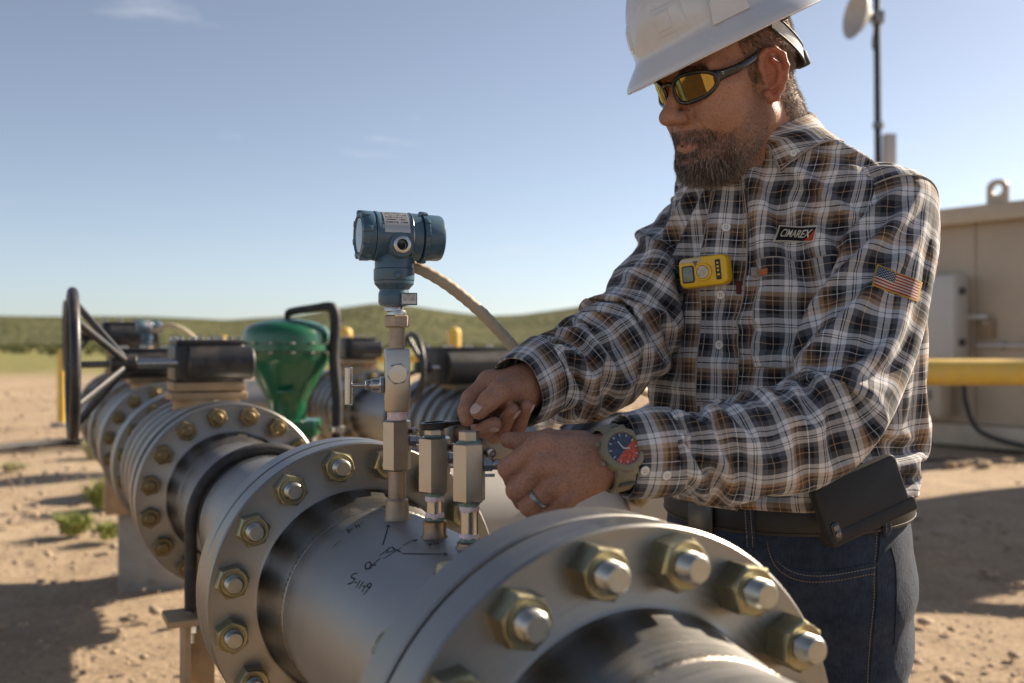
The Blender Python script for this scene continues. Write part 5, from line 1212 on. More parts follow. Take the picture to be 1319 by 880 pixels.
def sleeve(S0, S1, E, Wp, rads, slack, seed, name, N=104, Mm=64, tors=True, down=None):
    # centre line with a rounded elbow
    a = unit(S1-E); b = unit(Wp-E); ctrl = [S0, S1, S1*.45+E*.55, E+a*.06, E+(a+b)*.008, E+b*.06, E*.45+Wp*.55, Wp]
    C = bez(ctrl, 240); s = np.concatenate([[0], np.cumsum(np.linalg.norm(np.diff(C, axis=0), axis=1))]); q = np.linspace(0, s[-1], N)
    C = np.stack([np.interp(q, s, C[:, k]) for k in range(3)], -1); T = np.gradient(C, axis=0); T /= np.linalg.norm(T, axis=1)[:, None]
    e = unit(A(0, 0, 1)-T[0]*T[0][2]); G = np.zeros((N, Mm, 3)); thn = 2*math.pi*np.arange(Mm)/Mm
    rr = np.interp(np.linspace(0, 1, N), [k[0] for k in rads], [k[1] for k in rads])
    for i in range(N):
        e = unit(e-T[i]*np.dot(e, T[i])); f = np.cross(T[i], e); G[i] = C[i]+rr[i]*(np.outer(np.cos(thn), e)+np.outer(np.sin(thn), f))
    ral = np.full((N-1, Mm), s[-1]/(N-1))*(slack if np.isscalar(slack) else np.interp(np.linspace(0, 1, N-1), [k[0] for k in slack], [k[1] for k in slack])[:, None]*np.ones((1, Mm)))
    rar = np.repeat((2*rr*math.sin(math.pi/Mm)*1.03)[:, None], Mm, 1)
    inv = np.ones((N, Mm)); inv[:3] = 0; inv[-2:] = 0
    P = G.copy(); nn = G-C[:, None]; nn /= np.linalg.norm(nn, axis=2)[..., None]
    P[3:-2] += (nn*(vnoise(G+seed, 30)*.006)[..., None])[3:-2]
    caps = [(S1, E, .058, .048), (E, Wp, .048, .032)]
    shrink = np.concatenate([np.zeros(int(N*.36)*Mm), np.ones(N*Mm-int(N*.36)*Mm)]) > 0
    def colf(P):
        P = push_caps(P, caps)
        if tors: P = np.where(shrink[:, None], push_torso(P.copy(), .90), P)
        return P
    P = relax(P.reshape(-1, 3), inv.ravel(), tube_constraints(N, Mm, ral, rar), 240, colf, grav=.000010).reshape(N, Mm, 3)
    vq = np.concatenate([[0], np.cumsum(ral[:, 0])]); uq = (np.arange(Mm+1)/Mm-.5)*2*math.pi*.068
    U = np.stack(np.meshgrid(uq, vq), -1)
    o = grid_mesh(name, up2(P, True), upuv(U), M['plaid'], shirt); o.matrix_parent_inverse = Matrix.Identity(4); return o, P, C, T
SLK = [(0, 1.02), (.2, 1.07), (.45, 1.26), (.62, 1.34), (.85, 1.32), (1, 1.12)]
sl_l, PL, CL_, TL_ = sleeve(bw(.105, .0, 1.470), SHL, ELL, at(852, 583, 1.140), [(0, .050), (.10, .073), (.30, .079), (.5, .073), (.68, .064), (.88, .053), (.97, .046), (1, .043)], SLK, 3.1, 'sleeve')
sl_r, PR, CR_, TR_ = sleeve(bw(-.105, .0, 1.468), SHR, ELR, at(694, 487, 1.275), [(0, .050), (.10, .073), (.30, .079), (.5, .079), (.68, .072), (.88, .060), (.97, .050), (1, .045)], SLK, 7.7, 'sleeve')
def cuff(c0, c1, r0, r1, name='cuff', sy=.9, ph=0.0):
    ax = unit(c1-c0); e = unit(A(0, 0, 1)-ax*ax[2]); f = np.cross(ax, e); n = 72; L = np.linalg.norm(c1-c0); G = []; U = []
    prof = [(0, r0-.004), (0, r0), (.25, r0*.75+r1*.25+.0015), (.5, (r0+r1)/2+.002), (.8, r1+.002), (.97, r1+.0012), (1.0, r1), (1.0, r1-.0018), (.9, r1-.0028), (.3, r0-.004)]
    thn = 2*math.pi*np.arange(n)/n
    for k, (t, r) in enumerate(prof):
        wob = 1+.035*np.sin(2*thn+ph+t)+.022*np.sin(5*thn+3*t+ph); G.append(c0+ax*L*t+np.outer(np.cos(thn)*r*wob*(2-sy)*.97, e)+np.outer(np.sin(thn)*r*wob*sy, f))
        U.append(np.stack([np.arange(n+1)/n*2*math.pi*r0, np.full(n+1, L*t+(.3 if k > 6 else 0))], -1))
    o = grid_mesh(name, np.array(G), np.array(U), M['plaid'], shirt); return o
CL0, CL1 = at(862, 582, 1.144), at(800, 587, 1.118); cuff_l = cuff(CL0, CL0+unit(CL1-CL0)*.062, .0470, .0425, ph=.4)
CR0, CR1 = at(699, 484, 1.282), at(668, 504, 1.238); cuff(CR0, CR0+unit(CR1-CR0)*.060, .0480, .0430, ph=1.7)

# placket and pocket: raised copies of pieces of the shirt front
NRM = np.cross(np.roll(TG, -1, 1)-np.roll(TG, 1, 1), np.gradient(TG, axis=0)); NRM /= np.linalg.norm(NRM, axis=2)[..., None]
if (NRM[100, 0]@FW) < 0: NRM = -NRM
MU = TG.shape[1]
def raised(name, rows, cols, h, du=(0, 0), mat=None):
    cols = np.array(cols) % MU; S = TG[np.ix_(rows, cols)]; N_ = NRM[np.ix_(rows, cols)]; n, m = S.shape[:2]
    u = UT[np.ix_(rows, cols)]+np.array(du); top = S+N_*h; b = S-N_*.002
    V_ = np.concatenate([top.reshape(-1, 3), b.reshape(-1, 3)]); uv = np.concatenate([u.reshape(-1, 2)]*2); I = np.arange(n*m).reshape(n, m)
    F = list(np.stack([I[:-1, :-1], I[:-1, 1:], I[1:, 1:], I[1:, :-1]], -1).reshape(-1, 4)); k = n*m
    ring = list(I[0, :])+list(I[1:, -1])+list(I[-1, -2::-1])+list(I[-2:0:-1, 0])
    for a, b_ in zip(ring, ring[1:]+ring[:1]): F.append((a, a+k, b_+k, b_))
    o = npmesh(name, V_-PO, np.array(F), mat or M['plaid'], shirt, uv=uv, ang=60); return o
raised('placket', range(4, 2*NT_-4), range(-4, 5), .0022, (.021, .013))
arcU = UT[:, :, 0]; zc = np.array([TG[i, 0, 2] for i in range(len(TG))])
r0 = int(np.argmin(np.abs(TG[:150, 30, 2]-1.235))); r1 = int(np.argmin(np.abs(TG[:170, 30, 2]-1.385)))
pc0 = int(np.argmin(np.abs(arcU[r1, :80]-.060))); pc1 = int(np.argmin(np.abs(arcU[r1, :80]-.178)))
raised('pocket', range(r0, r1), range(pc0, pc1), .0020, (.004, .009))
# collar: stand, fold and leaf around the neck
def collar():
    n = 90; thn = np.linspace(R(13), R(347), n); G = []; U = []
    c = np.array([bw(0, .030, 1.565)]); up = unit(A(0, 0, 1)*.90+FW*.28+LF*-.05)
    prof = []
    for a in thn:
        back = .5-.5*math.cos(a)                         # 0 at the front, 1 at the nape
        fr = abs(((a+math.pi) % (2*math.pi))-math.pi)
        d = LF*math.sin(a)+FW*math.cos(a); rx = .079; 
        rr = math.hypot(.0795*math.sin(a), .071*math.cos(a))
        base = bw(0, .074, 1.548-.026*(1-back)+.022*back)+d*rr
        pt = max(0, 1-fr/R(72)); leaf = .056+.046*pt**1.2
        sgn = math.copysign(1, math.sin(a)); a2 = a+sgn*pt*R(16)
        fold_ = base+up*(.030+.010*back)+d*.002
        P_ = [base-d*.003, base+up*.018-d*.002, fold_-d*.003, fold_+up*.0035+d*.002]
        path = [fold_+d*.007]
        for z in np.linspace(min(fold_[2]-.012, 1.580), 1.40, 40):
            sh, aa, df, db = torso_ring(z); q = bw(aa*math.sin(a2), sh+(df if math.cos(a2) > 0 else db)*math.cos(a2), z); path.append(q+d*.007+UPV*.004)
        path = np.array(path); cs_ = np.concatenate([[0], np.cumsum(np.linalg.norm(np.diff(path, axis=0), axis=1))])
        for k in range(0, 8): P_.append(np.array([np.interp(leaf*k/7, cs_, path[:, i_]) for i_ in range(3)]))
        tip = P_[-1]; P_ += [tip-d*.0030-UPV*.001]
        G.append(P_); cum = np.concatenate([[0], np.cumsum(np.linalg.norm(np.diff(np.array(P_), axis=0), axis=1))])
        U.append(np.stack([cum, np.full(len(P_), a*.082)], -1))
    G = np.array(G); U = np.array(U); I = np.arange(G.shape[0]*G.shape[1]).reshape(G.shape[:2]); F = np.stack([I[:-1, :-1], I[1:, :-1], I[1:, 1:], I[:-1, 1:]], -1).reshape(-1, 4)
    o = npmesh('collar', G.reshape(-1, 3)-PO, F, M['plaid'], shirt, uv=U.reshape(-1, 2)); return o, G
collar_o, CG = collar()
M['seam'] = pmat('seam_thread', (.33, .30, .27), .85, 0, .2, 60, 0)
def seam(P_, r=.0008, name='seam', parent=None): return MB().tube(np.asarray(P_)-PO, r, 6).build(name, M['seam'], parent or shirt, ang=180)
seam(np.concatenate([CG[0, 4:12]+UPV*.001, CG[:, 11]+UPV*.001, CG[-1, 11:3:-1]+UPV*.001]), .0011, 'collar_edge')
for c_ in (-4, 4): seam(TG[6:2*NT_-6, c_ % MU]+NRM[6:2*NT_-6, c_ % MU]*.0026, .0008, 'placket_seam')
for c_ in (-3, 3): seam(TG[6:2*NT_-6, c_ % MU]+NRM[6:2*NT_-6, c_ % MU]*.0026, .0005, 'placket_seam')
seam(np.concatenate([TG[r0:r1, pc0]+NRM[r0:r1, pc0]*.0022, TG[r1-1, pc0:pc1]+NRM[r1-1, pc0:pc1]*.0022, TG[r1-1:r0:-1, pc1-1]+NRM[r1-1:r0:-1, pc1-1]*.0022, TG[r0, pc1-1:pc0:-1]+NRM[r0, pc1-1:pc0:-1]*.0022]), .0009, 'pocket_seam')
seam(TG[r1-9, pc0:pc1]+NRM[r1-9, pc0:pc1]*.0022, .0006, 'pocket_seam')
for Pq, so_ in ((PL, sl_l), (PR, sl_r)):
    k_ = np.concatenate([Pq[17], Pq[17][:1]]); cen = Pq[17].mean(0); seam(k_+(k_-cen)*.012, .0014, 'armhole_seam', so_)
M['button'] = pmat('pearl_button', (.72, .69, .63), .25, 0, .12, 90, .05, 200, .0003, coat=.3)
M['thread'] = pmat('white_thread', (.55, .52, .46), .8, 0, .1, 40, 0)
def disc(parent, p, n, r, name='button', mat=None):
    n = unit(n); o = np.array(p)+n*.0003
    b = MB().lathe([(r*.96, 0), (r, .0008), (r*.96, .0020), (r*.84, .0024), (r*.72, .0017), (.0001, .0016)], 24, o-PO, n).build(name, mat or M['button'], parent)
    t = A(0, 0, 1); e1 = unit(np.cross(n, t)); e2 = np.cross(n, e1)
    for sx in (-1, 1):
        for sy in (-1, 1): MB().lathe([(r*.12, .0019), (.0001, .00195)], 8, o-PO+(e1*sx+e2*sy)*r*.24, n).build('button_hole', M['ink'], b)
BVS = BVHTree.FromPolygons([Vector(v) for v in TG.reshape(-1, 3)], [tuple(p.vertices) for p in shirt.data.polygons])
def hit(bv, u, v):
    o = Vector((0, 0, CAMZ)); d = (Vector(at(u, v, 1.0))-o).normalized(); p, n, i, dist = bv.ray_cast(o, d)
    if p is None: return None
    if n.dot(d) > 0: n = -n
    return np.array(p), np.array(n)
for v in (295, 380, 445, 520, 590):
    # buttons follow the placket: middle of the front, at the row nearest this height
    best = min(range(8, 2*NT_-8), key=lambda i: abs((440-(TG[i, 0, 2]-CAMZ)*FPX/TG[i, 0, 1])-v)); disc(shirt, TG[best, 0]+NRM[best, 0]*.0026, NRM[best, 0], .0066)
k = len(CG); tip = CG[3, 11]; disc(shirt, tip+unit(tip-bw(0, .03, tip[2]))*.0012+UPV*.009, tip-bw(0, .0, tip[2])+UPV*.05, .0048)
BVC = BVHTree.FromPolygons([Vector(v.co)+Vector(PO) for v in cuff_l.data.vertices], [tuple(p.vertices) for p in cuff_l.data.polygons])
for u_, v_ in ((830, 606), (858, 612)):
    h_ = hit(BVC, u_, v_)
    if h_ is not None: disc(cuff_l.parent, h_[0], h_[1], .0056)
# ============================================================ CLOTHES BELOW THE WAIST
def denim_material():
    t = NT('denim'); c = t.coord('Object'); n1 = t.noise(c, 7, 5, .6); n2 = t.noise(c, 60, 5, .7); st = t.noise(t.coord('Object', (260, 260, 18)), 3.0, 3, .6)
    col = t.mix(.5, t.ramp(n1, [(.3, (.012, .018, .034)), (.55, (.026, .040, .068)), (.78, (.085, .112, .155))]), t.ramp(n2, [(.3, (.010, .015, .030)), (.7, (.050, .066, .100))]))
    col = t.mix(1.0, col, t.ramp(st, [(.3, .7), (.7, 1.25)]), 'MULTIPLY')
    h = t.math('ADD', t.math('MULTIPLY', t.noise(c, 26, 4, .6), .9), t.math('MULTIPLY', st, .25))
    t.set(Base_Color=col, Roughness=.9, Specular_IOR_Level=.2, Sheen_Weight=.1, Normal=t.bump(h, .55, .006)); return t.m
M['denim'] = denim_material()
def jeans_sdf(P):
    L_ = np.stack([(P-TC.astype(np.float32))@LF.astype(np.float32), (P-TC.astype(np.float32))@FW.astype(np.float32), P[..., 2]], -1)
    d = sd_el(L_, (0, .004, .975), (.184, .163, .165))
    d = smin(d, sd_el(L_, (0, -.030, .91), (.160, .115, .13)), .03)
    for s in (-1, 1):
        d = smin(d, smin(sd_rc(L_, (.088*s, .012, .90), (.10*s, .030, .50), .106, .080), sd_rc(L_, (.10*s, .030, .50), (.112*s, -.02, .10), .080, .074), .03), .035)
    f = .0035*np.sin(L_[..., 2]*75+np.sin(L_[..., 0]*30)*1.6+L_[..., 1]*24)*np.exp(-((L_[..., 2]-.80)/.16)**2)+.004*np.sin(L_[..., 2]*60+L_[..., 0]*40)*np.exp(-((L_[..., 2]-.48)/.1)**2)+.005*np.sin(L_[..., 2]*70+L_[..., 1]*25)*np.exp(-((L_[..., 2]-.16)/.08)**2)
    return np.maximum(np.maximum(d+f, L_[..., 2]-1.068), .055-L_[..., 2])
JV, JF = nets(jeans_sdf, (.10, 1.20, .04), (.74, 1.80, 1.10), .0075)
jeans = npmesh('jeans', JV-PO, JF, M['denim'], person); bm = bmesh.new(); bm.from_mesh(jeans.data); bmesh.ops.recalc_face_normals(bm, faces=bm.faces[:]); bm.to_mesh(jeans.data); bm.free()
tagp(jeans, 'dark blue denim jeans')
BVJ = BVHTree.FromPolygons([Vector(v) for v in JV], [tuple(int(i) for i in f) for f in JF])
M['stitch'] = pmat('tan_stitching', (.36, .24, .12), .8, 0, .1, 40, 0)
M['stitch_pale'] = pmat('pale_stitching', (.30, .30, .32), .8, 0, .1, 40, 0)
def surf_line(bv, px, wid, h, name, mat, parent, dashed=0.0, n=60):
    P2 = bez([(u, v, 0) for u, v in px], n)[:, :2]; H = [hit(bv, u, v) for u, v in P2]; H = [x for x in H if x is not None]
    if len(H) < 3: return
    P_ = np.array([x[0] for x in H]); N_ = np.array([x[1] for x in H])
    for _ in range(3): N_[1:-1] = (N_[:-2]+N_[1:-1]*2+N_[2:])/4
    N_ /= np.linalg.norm(N_, axis=1)[:, None]; T_ = np.gradient(P_, axis=0); S_ = np.cross(T_, N_); S_ /= np.linalg.norm(S_, axis=1)[:, None]+1e-12
    s = np.concatenate([[0], np.cumsum(np.linalg.norm(np.diff(P_, axis=0), axis=1))]); b = MB()
    if dashed:
        k = 0.0
        while k+dashed*.6 < s[-1]:
            q = np.array([k, k+dashed*.3, k+dashed*.62]); X = lambda a: np.stack([np.interp(q, s, a[:, i]) for i in range(3)], -1)
            p, nn, ss = X(P_), X(N_), X(S_); hh = np.array([.2, 1, .2])[:, None]*h
            b.grid(np.stack([p-ss*wid/2, p+nn*hh, p+ss*wid/2], 1)-PO); k += dashed
    else:
        b.grid(np.stack([P_-S_*wid/2-N_*.001, P_-S_*wid/2*.8+N_*h, P_+S_*wid/2*.8+N_*h, P_+S_*wid/2-N_*.001], 1)-PO)
    o = b.build(name, mat, parent, ang=60); 
    if dashed: tagp(o, kind='stuff')
    return o
pk = [(987, 672), (991, 700), (1003, 722), (1030, 736), (1070, 737), (1132, 726)]
surf_line(BVJ, pk, .0045, .0016, 'pocket_edge', M['denim'], jeans)
surf_line(BVJ, [(u+1, v+4) for u, v in pk], .0011, .0009, 'stitching', M['stitch_pale'], jeans, .0042)
surf_line(BVJ, [(u, v+12) for u, v in pk], .0011, .0009, 'stitching', M['stitch'], jeans, .0042)
side = [(1135, 660), (1134, 700), (1131, 735), (1131, 770), (1127, 812), (1124, 850), (1122, 890)]
surf_line(BVJ, side, .006, .0016, 'side_seam', M['denim'], jeans)
surf_line(BVJ, [(u-5, v) for u, v in side], .0011, .0009, 'stitching', M['stitch'], jeans, .0042)
surf_line(BVJ, [(1148, 705), (1153, 725), (1155, 760), (1154, 800), (1152, 830)], .005, .0018, 'back_pocket_edge', M['denim'], jeans)
surf_line(BVJ, [(883, 690), (900, 740), (925, 800), (935, 880)], .005, .0016, 'fly_seam', M['denim'], jeans)
# boots
boot_m = pmat('brown_boot_leather', (.11, .065, .038), .55, 0, .2, 14, .3, 60, .002, dirt=(DUST, .4))
boots = MB()
for s in (-1, 1):
    q = lambda l, f, z: bw(.112*s+l, f, z)-PO
    V_, F_ = nets(lambda P: np.maximum(smin(smin(sd_rc(P, q(0, -.02, .07).astype(np.float32), q(0, -.02, .20), .052, .056), sd_rc(P, q(0, -.03, .05), q(0, .06, .05), .046, .046), .02), sd_rc(P, q(0, .06, .045), q(.01*s, .15, .040), .046, .040), .03), .006-P[..., 2]), q(0, -.02, .0)-.2, q(0, .1, .26)+A(.14, .14, .02), .009)
    npmesh('boot', V_, F_, boot_m, person)
# belt
M['leather'] = pmat('black_leather', (.014, .013, .013), .5, 0, .2, 30, .25, 160, .0015)
def hipring(z, off, n=120):
    thn = 2*math.pi*np.arange(n)/n; sh, a, df, db = 0.0, .181, .157, .140
    return np.array([bw((a+off)*math.sin(t), (df+off if math.cos(t) > 0 else db+off)*math.cos(t)+.002, z-.012*math.cos(t)) for t in thn])
zb = 1.040
belt = MB().grid(np.array([hipring(zb-.021, .000), hipring(zb-.021, .0065), hipring(zb-.018, .0082), hipring(zb+.018, .0082), hipring(zb+.021, .0065), hipring(zb+.021, 0)])-PO, wrap=True).build('belt', M['leather'], person, ang=50)
for v in (-.017, .017): MB().tube(np.vstack([hipring(zb+v, .0084), hipring(zb+v, .0084)[:1]])-PO, .0007, 6).build('belt_edge', M['leather'], belt)
BVB = BVHTree.FromPolygons([Vector(v.co)+Vector(PO) for v in belt.data.vertices], [tuple(p.vertices) for p in belt.data.polygons])
def loop(u, vt, vb, w=.013):
    H = [hit(BVB, u+(v-vt)*.06, v) or hit(BVJ, u+(v-vt)*.06, v) for v in np.linspace(vt, vb, 9)]
    H = [h for h in H if h]; P_ = np.array([h[0]+h[1]*.0045 for h in H]); N_ = np.array([h[1] for h in H]); S_ = np.cross(np.gradient(P_, axis=0), N_); S_ /= np.linalg.norm(S_, axis=1)[:, None]
    G = np.stack([P_-S_*w/2-N_*.004, P_-S_*w/2, P_-S_*w*.3+N_*.0008, P_+S_*w*.3+N_*.0008, P_+S_*w/2, P_+S_*w/2-N_*.004], 1)
    o = MB().grid(G-PO).build('belt_loop', M['denim'], jeans, ang=60)
    for k in (-.3, .3):
        b = MB()
        for i in range(len(P_)-1):
            for j in (0, .5): 
                a = P_[i]+(P_[i+1]-P_[i])*j; c = P_[i]+(P_[i+1]-P_[i])*(j+.3); b.grid(np.array([[a+S_[i]*(w*k-.0005), a+S_[i]*(w*k+.0005)], [c+S_[i]*(w*k-.0005), c+S_[i]*(w*k+.0005)]])+N_[i]*.0012-PO)
        tagp(b.build('stitching', M['stitch'], o, smooth=False), kind='stuff')
loop(965, 652, 706); loop(1140, 660, 690); 
h = hit(BVB, 905, 668)
if h is not None:
    n = h[1]; e2 = unit(A(0, 0, 1)-n*n[2]); e1 = np.cross(e2, n); rot = np.array([e1, e2, n]).T
    b = MB().box(h[0]+n*.004-PO, (.046, .044, .006), .0022, rot).build('buckle', pmat('dark_buckle', (.10, .095, .09), .4, .8), belt)

# ============================================================ THINGS WORN AND HELD
# ---- hard hat
hn = unit(A(-.435, -.161, .885)); hf = HB[1]-hn*np.dot(HB[1], hn); hf = unit(hf); hr = np.cross(hf, hn)
hc = at(934, 61, 1.375); hm = Matrix(((hr[0], hf[0], hn[0], hc[0]), (hr[1], hf[1], hn[1], hc[1]), (hr[2], hf[2], hn[2], hc[2]), (0, 0, 0, 1)))
hat = thing('hard_hat', 'white full-brim hard hat on the worker\'s head', 'hard hat'); hat.matrix_world = hm
M['hat'] = pmat('white_hat_plastic', (.56, .56, .57), .25, 0, .04, 8, .06, 25, .0015, coat=.5, rvar=.10, dirt=((.42, .36, .30), .3))
n = 128; thn = 2*math.pi*np.arange(n)/n
def ell(ax_, ay, z, fy=0.0, p=1.0): 
    return np.stack([ax_*np.sin(thn), ay*np.cos(thn)+fy, np.full(n, z)], -1)
BW, BL = .136, .153; CWd, CLn, CH = .106, .126, .148
rows = [ell(BW-.006, BL-.006, -.001), ell(BW-.001, BL-.001, -.0008), ell(BW, BL, .001), ell(BW-.001, BL-.001, .003)]
for t in np.linspace(.06, 1, 9): rows.append(ell(BW+(CWd+.003-BW)*t, BL+(CLn+.003-BL)*t, .003+.026*t**.85))
for t in np.linspace(0.02, .985, 26):
    a = t*math.pi/2; cz = .030+(CH-.030)*math.sin(a)**1.0; k = math.cos(a)**.62
    rw = ell(CWd*k, CLn*k, cz)
    # raised ridges along the crown and small air of a V shape in front
    ridge = np.exp(-(rw[:, 0]/.012)**2)*.005*(t > .25)+np.exp(-((np.abs(rw[:, 0])-.034)/.008)**2)*.003*(t > .35)
    rw[:, 2] += ridge*min(1, (t-.2)*3) if t > .25 else 0
    rows.append(rw)
sh_ = MB().grid(np.array(rows), wrap=True); b0 = sh_.n-n; sh_.f.append(tuple(range(b0, b0+n))); sh_.build('shell', M['hat'], hat, ang=50, fix=True)
inn = [ell(BW-.006, BL-.006, -.001)]
for t in np.linspace(.06, 1, 8): inn.append(ell(BW-.006+(CWd-.002-BW)*t, BL-.006+(CLn-.002-BL)*t, -.001+.024*t**.85))
for t in np.linspace(.04, .97, 14): a = t*math.pi/2; k = math.cos(a)**.62; inn.append(ell((CWd-.004)*k, (CLn-.004)*k, .026+(CH-.036)*math.sin(a)))
MB().grid(np.array(inn), wrap=True, flip=True).build('inner_shell', M['hat'], hat, ang=180)
def on_crown(th_, z, off=0.0):
    sn = min(1, max(0, (z-.030)/(CH-.030))); a = math.asin(sn); k = math.cos(a)**.62; p = A(CWd*k*math.sin(th_), CLn*k*math.cos(th_), z)
    return p, unit(A(p[0]/CWd**2, p[1]/CLn**2, .35*sn*p[2]/CH**2))
# accessory slot blocks on both sides, raised front badge outline, rain-gutter bead
for s in (-1, 1):
    p, nn = on_crown(s*R(64), .046); rot = np.array([np.cross(nn, A(0, 0, 1))/np.linalg.norm(np.cross(nn, A(0, 0, 1))), nn, A(0, 0, 1)]).T
    b = MB().prism([(-.026, -.016), (.026, -.016), (.020, .012), (.014, .016), (-.014, .016), (-.020, .012)], .0075, np.array(Matrix.Translation(tuple(p-nn*.0025)).to_4x4()) @ np.block([[np.array([rot[:, 0], rot[:, 2], nn]).T, np.zeros((3, 1))], [np.zeros((1, 3)), 1]]))
    b.build('accessory_slot', M['hat'], hat, ang=30, fix=True)
def crown_line(pts, r, name):
    P_ = []
    for a, z in bez([(x, y, 0) for x, y in pts], 60)[:, :2]:
        p, nn = on_crown(a, z); P_.append(p+nn*r*.3)
    MB().tube(np.array(P_), r, 8).build(name, M['hat'], hat, ang=180)
for s in (-1, 1): crown_line([(s*R(118), .040), (s*R(135), .040), (s*R(150), .040)], .0028, 'rear_bead')
for s in (-1, 1):   # raised front panels and a row of small moulded marks
    for (a0, a1, z0, z1, hh) in ((14, 40, .042, .086, .0012), (17, 30, .048, .080, .0021)):
        P_ = np.array([[np.array(q[0])+np.array(q[1])*(hh if 0 < jj < 8 and 0 < ii < 12 else -.001) for ii, q in enumerate(r_)] for jj, r_ in enumerate([[on_crown(s*R(a0+(a1-a0)*i/12), z0+(z1-z0)*j/8) for i in range(13)] for j in range(9)])])
        MB().grid(P_).build('front_panel', M['hat'], hat, ang=60, fix=True)
# suspension band visible behind the ear
M['strap_white'] = pmat('white_strap', (.55, .55, .55), .35, 0, .06, 20, .05, 60, .0005)
pts = [hw_((x, y, z)) for x, y, z in ((-.082, -.020, .070), (-.080, -.045, .050), (-.070, -.075, .026), (-.048, -.100, .010), (0, -.113, .006), (.048, -.100, .010), (.070, -.075, .026), (.080, -.045, .050), (.082, -.020, .070))]
inv_ = np.array(hm.inverted()); loc = lambda p: (np.asarray(p) @ inv_[:3, :3].T)+inv_[:3, 3]
pb = bez([loc(p) for p in pts], 60); wv = loc(hw_((0, 0, 1)))-loc(hw_((0, 0, 0))); wv = unit(wv)
MB().grid(np.stack([pb-wv*.010, pb-wv*.0095+0, pb+wv*.0095, pb+wv*.010], 1)).build('suspension_band', M['strap_white'], hat)
MB().tube(pb-wv*.011, .0016, 8).build('band_edge', M['rubber'], hat); MB().tube(pb+wv*.011, .0016, 8).build('band_edge', M['rubber'], hat)
MB().box(loc(hw_((-.040, -.1045, .006))), (.018, .014, .022), .003).build('ratchet', M['rubber'], hat)

# ---- safety glasses (built in head space)
gl = thing('safety_glasses', 'black wraparound safety glasses with amber lenses', 'glasses')
hmat = np.eye(4); hmat[:3, :3] = (HB*HS).T; hmat[:3, 3] = HC; gl.matrix_world = Matrix(hmat.tolist())
M['gframe'] = pmat('gloss_black_frame', (.008, .008, .009), .18, 0, .1, 20, .03, 100, .0003, coat=.4)
def lens_material():
    t = NT('amber_lens'); tr = t.n('ShaderNodeBsdfTransparent'); tr.inputs[0].default_value = (.78, .52, .10, 1)
    g = t.n('ShaderNodeBsdfGlossy'); g.inputs[0].default_value = (.95, .72, .22, 1); g.inputs['Roughness'].default_value = .04
    mx = t.n('ShaderNodeMixShader'); mx.inputs[0].default_value = .42; t.l(tr.outputs[0], mx.inputs[1]); t.l(g.outputs[0], mx.inputs[2]); t.l(mx.outputs[0], t.out.inputs['Surface']); return t.m
M['lens'] = lens_material()
def wrap(a, z):      # point on the wrap surface: a from straight ahead (radians, + = person's right), z height
    rz = .0815; tilt = (z-.012)*.18
    return A(rz*math.sin(a)*1.0, .024+.087*math.cos(a)**.9+tilt-.002, z)
for s in (-1, 1):
    out = []
    for k in range(40):
        t = 2*math.pi*k/40; ca, sa = math.cos(t), math.sin(t)
        ca2 = math.copysign(abs(ca)**.82, ca); sa2 = math.copysign(abs(sa)**.82, sa)
        a = R(30.5)+R(23.5)*ca2; z = .0095+.0185*sa2*(1-.22*ca)+.004*ca
        out.append((s*a, z))
    rim = np.array([wrap(a, z) for a, z in out]); cen = np.array([(np.mean([o[0] for o in out]), np.mean([o[1] for o in out]))])
    rows = [[wrap(cen[0][0]+(a-cen[0][0])*q, cen[0][1]+(z-cen[0][1])*q) for a, z in out] for q in (1, .8, .6, .4, .2, .02)]
    MB().grid(np.array(rows), wrap=True).build('lens', M['lens'], gl, ang=180)
    MB().tube(np.vstack([rim, rim[:2]]), .0031, 10, cap=False).build('lens_rim', M['gframe'], gl, ang=180)
    hp0 = wrap(s*R(51), .016); ar = bez([hp0, hp0+A(s*.004, -.012, .001), (s*.0795, .045, .021), (s*.0785, .015, .028), (s*.0755, -.004, .034), (s*.070, -.022, .020)], 40)
    rd = np.interp(np.linspace(0, 1, len(ar)), [0, .12, .3, .6, 1], [.0095, .0085, .0060, .0050, .0036])
    MB().tube(ar, rd, 12, sq=(1.0, .38)).build('temple', M['gframe'], gl, ang=180)
    # little silver mark on the temple
    p = hp0+A(s*.0065, -.013, .002)
    for (dy, dz, w_, rot_) in ((-.000, .0015, .008, 18), (-.001, -.0012, .008, 18), (-.0045, .0002, .004, 55)):
        MB().box(p+A(s*.0006, dy, dz), (.0008, w_, .0010), .0002, Matrix.Rotation(R(rot_), 3, 'X')).build('temple_mark', M['steel_clean'], gl)
MB().tube(bez([wrap(-R(9), .0165), wrap(0, .0195)+A(0, .001, 0), wrap(R(9), .0165)], 14), .0032, 10).build('bridge', M['gframe'], gl)

# ---- wrist watch
wa = unit(ELL-WRL); wn_v = unit(A(.02, -.93, .36)-wa*np.dot(A(.02, -.93, .36), wa)); wu = np.cross(wa, wn_v)      # arm axis, face normal
wc = at(789, 590, 1.112); wt = thing('wrist_watch', 'tan rugged wrist watch with dark blue and red dial', 'watch')
wm = np.eye(4); e_up = -wu if (-wu)[2] > 0 else wu; wx = np.cross(e_up, wn_v); wm[:3, 0], wm[:3, 1], wm[:3, 2], wm[:3, 3] = wx, e_up, wn_v, wc
wt.matrix_world = Matrix(wm.tolist())
M['watch'] = pmat('khaki_resin', (.20, .175, .115), .5, 0, .1, 30, .1, 200, .0005)
n = 48; thn = 2*math.pi*np.arange(n)/n
def oct_(r, z, k=.055): return np.stack([r*(1+k*np.cos(8*thn)*.5)*np.cos(thn), r*(1+k*np.cos(8*thn)*.5)*np.sin(thn), np.full(n, z)], -1)
zt = .034
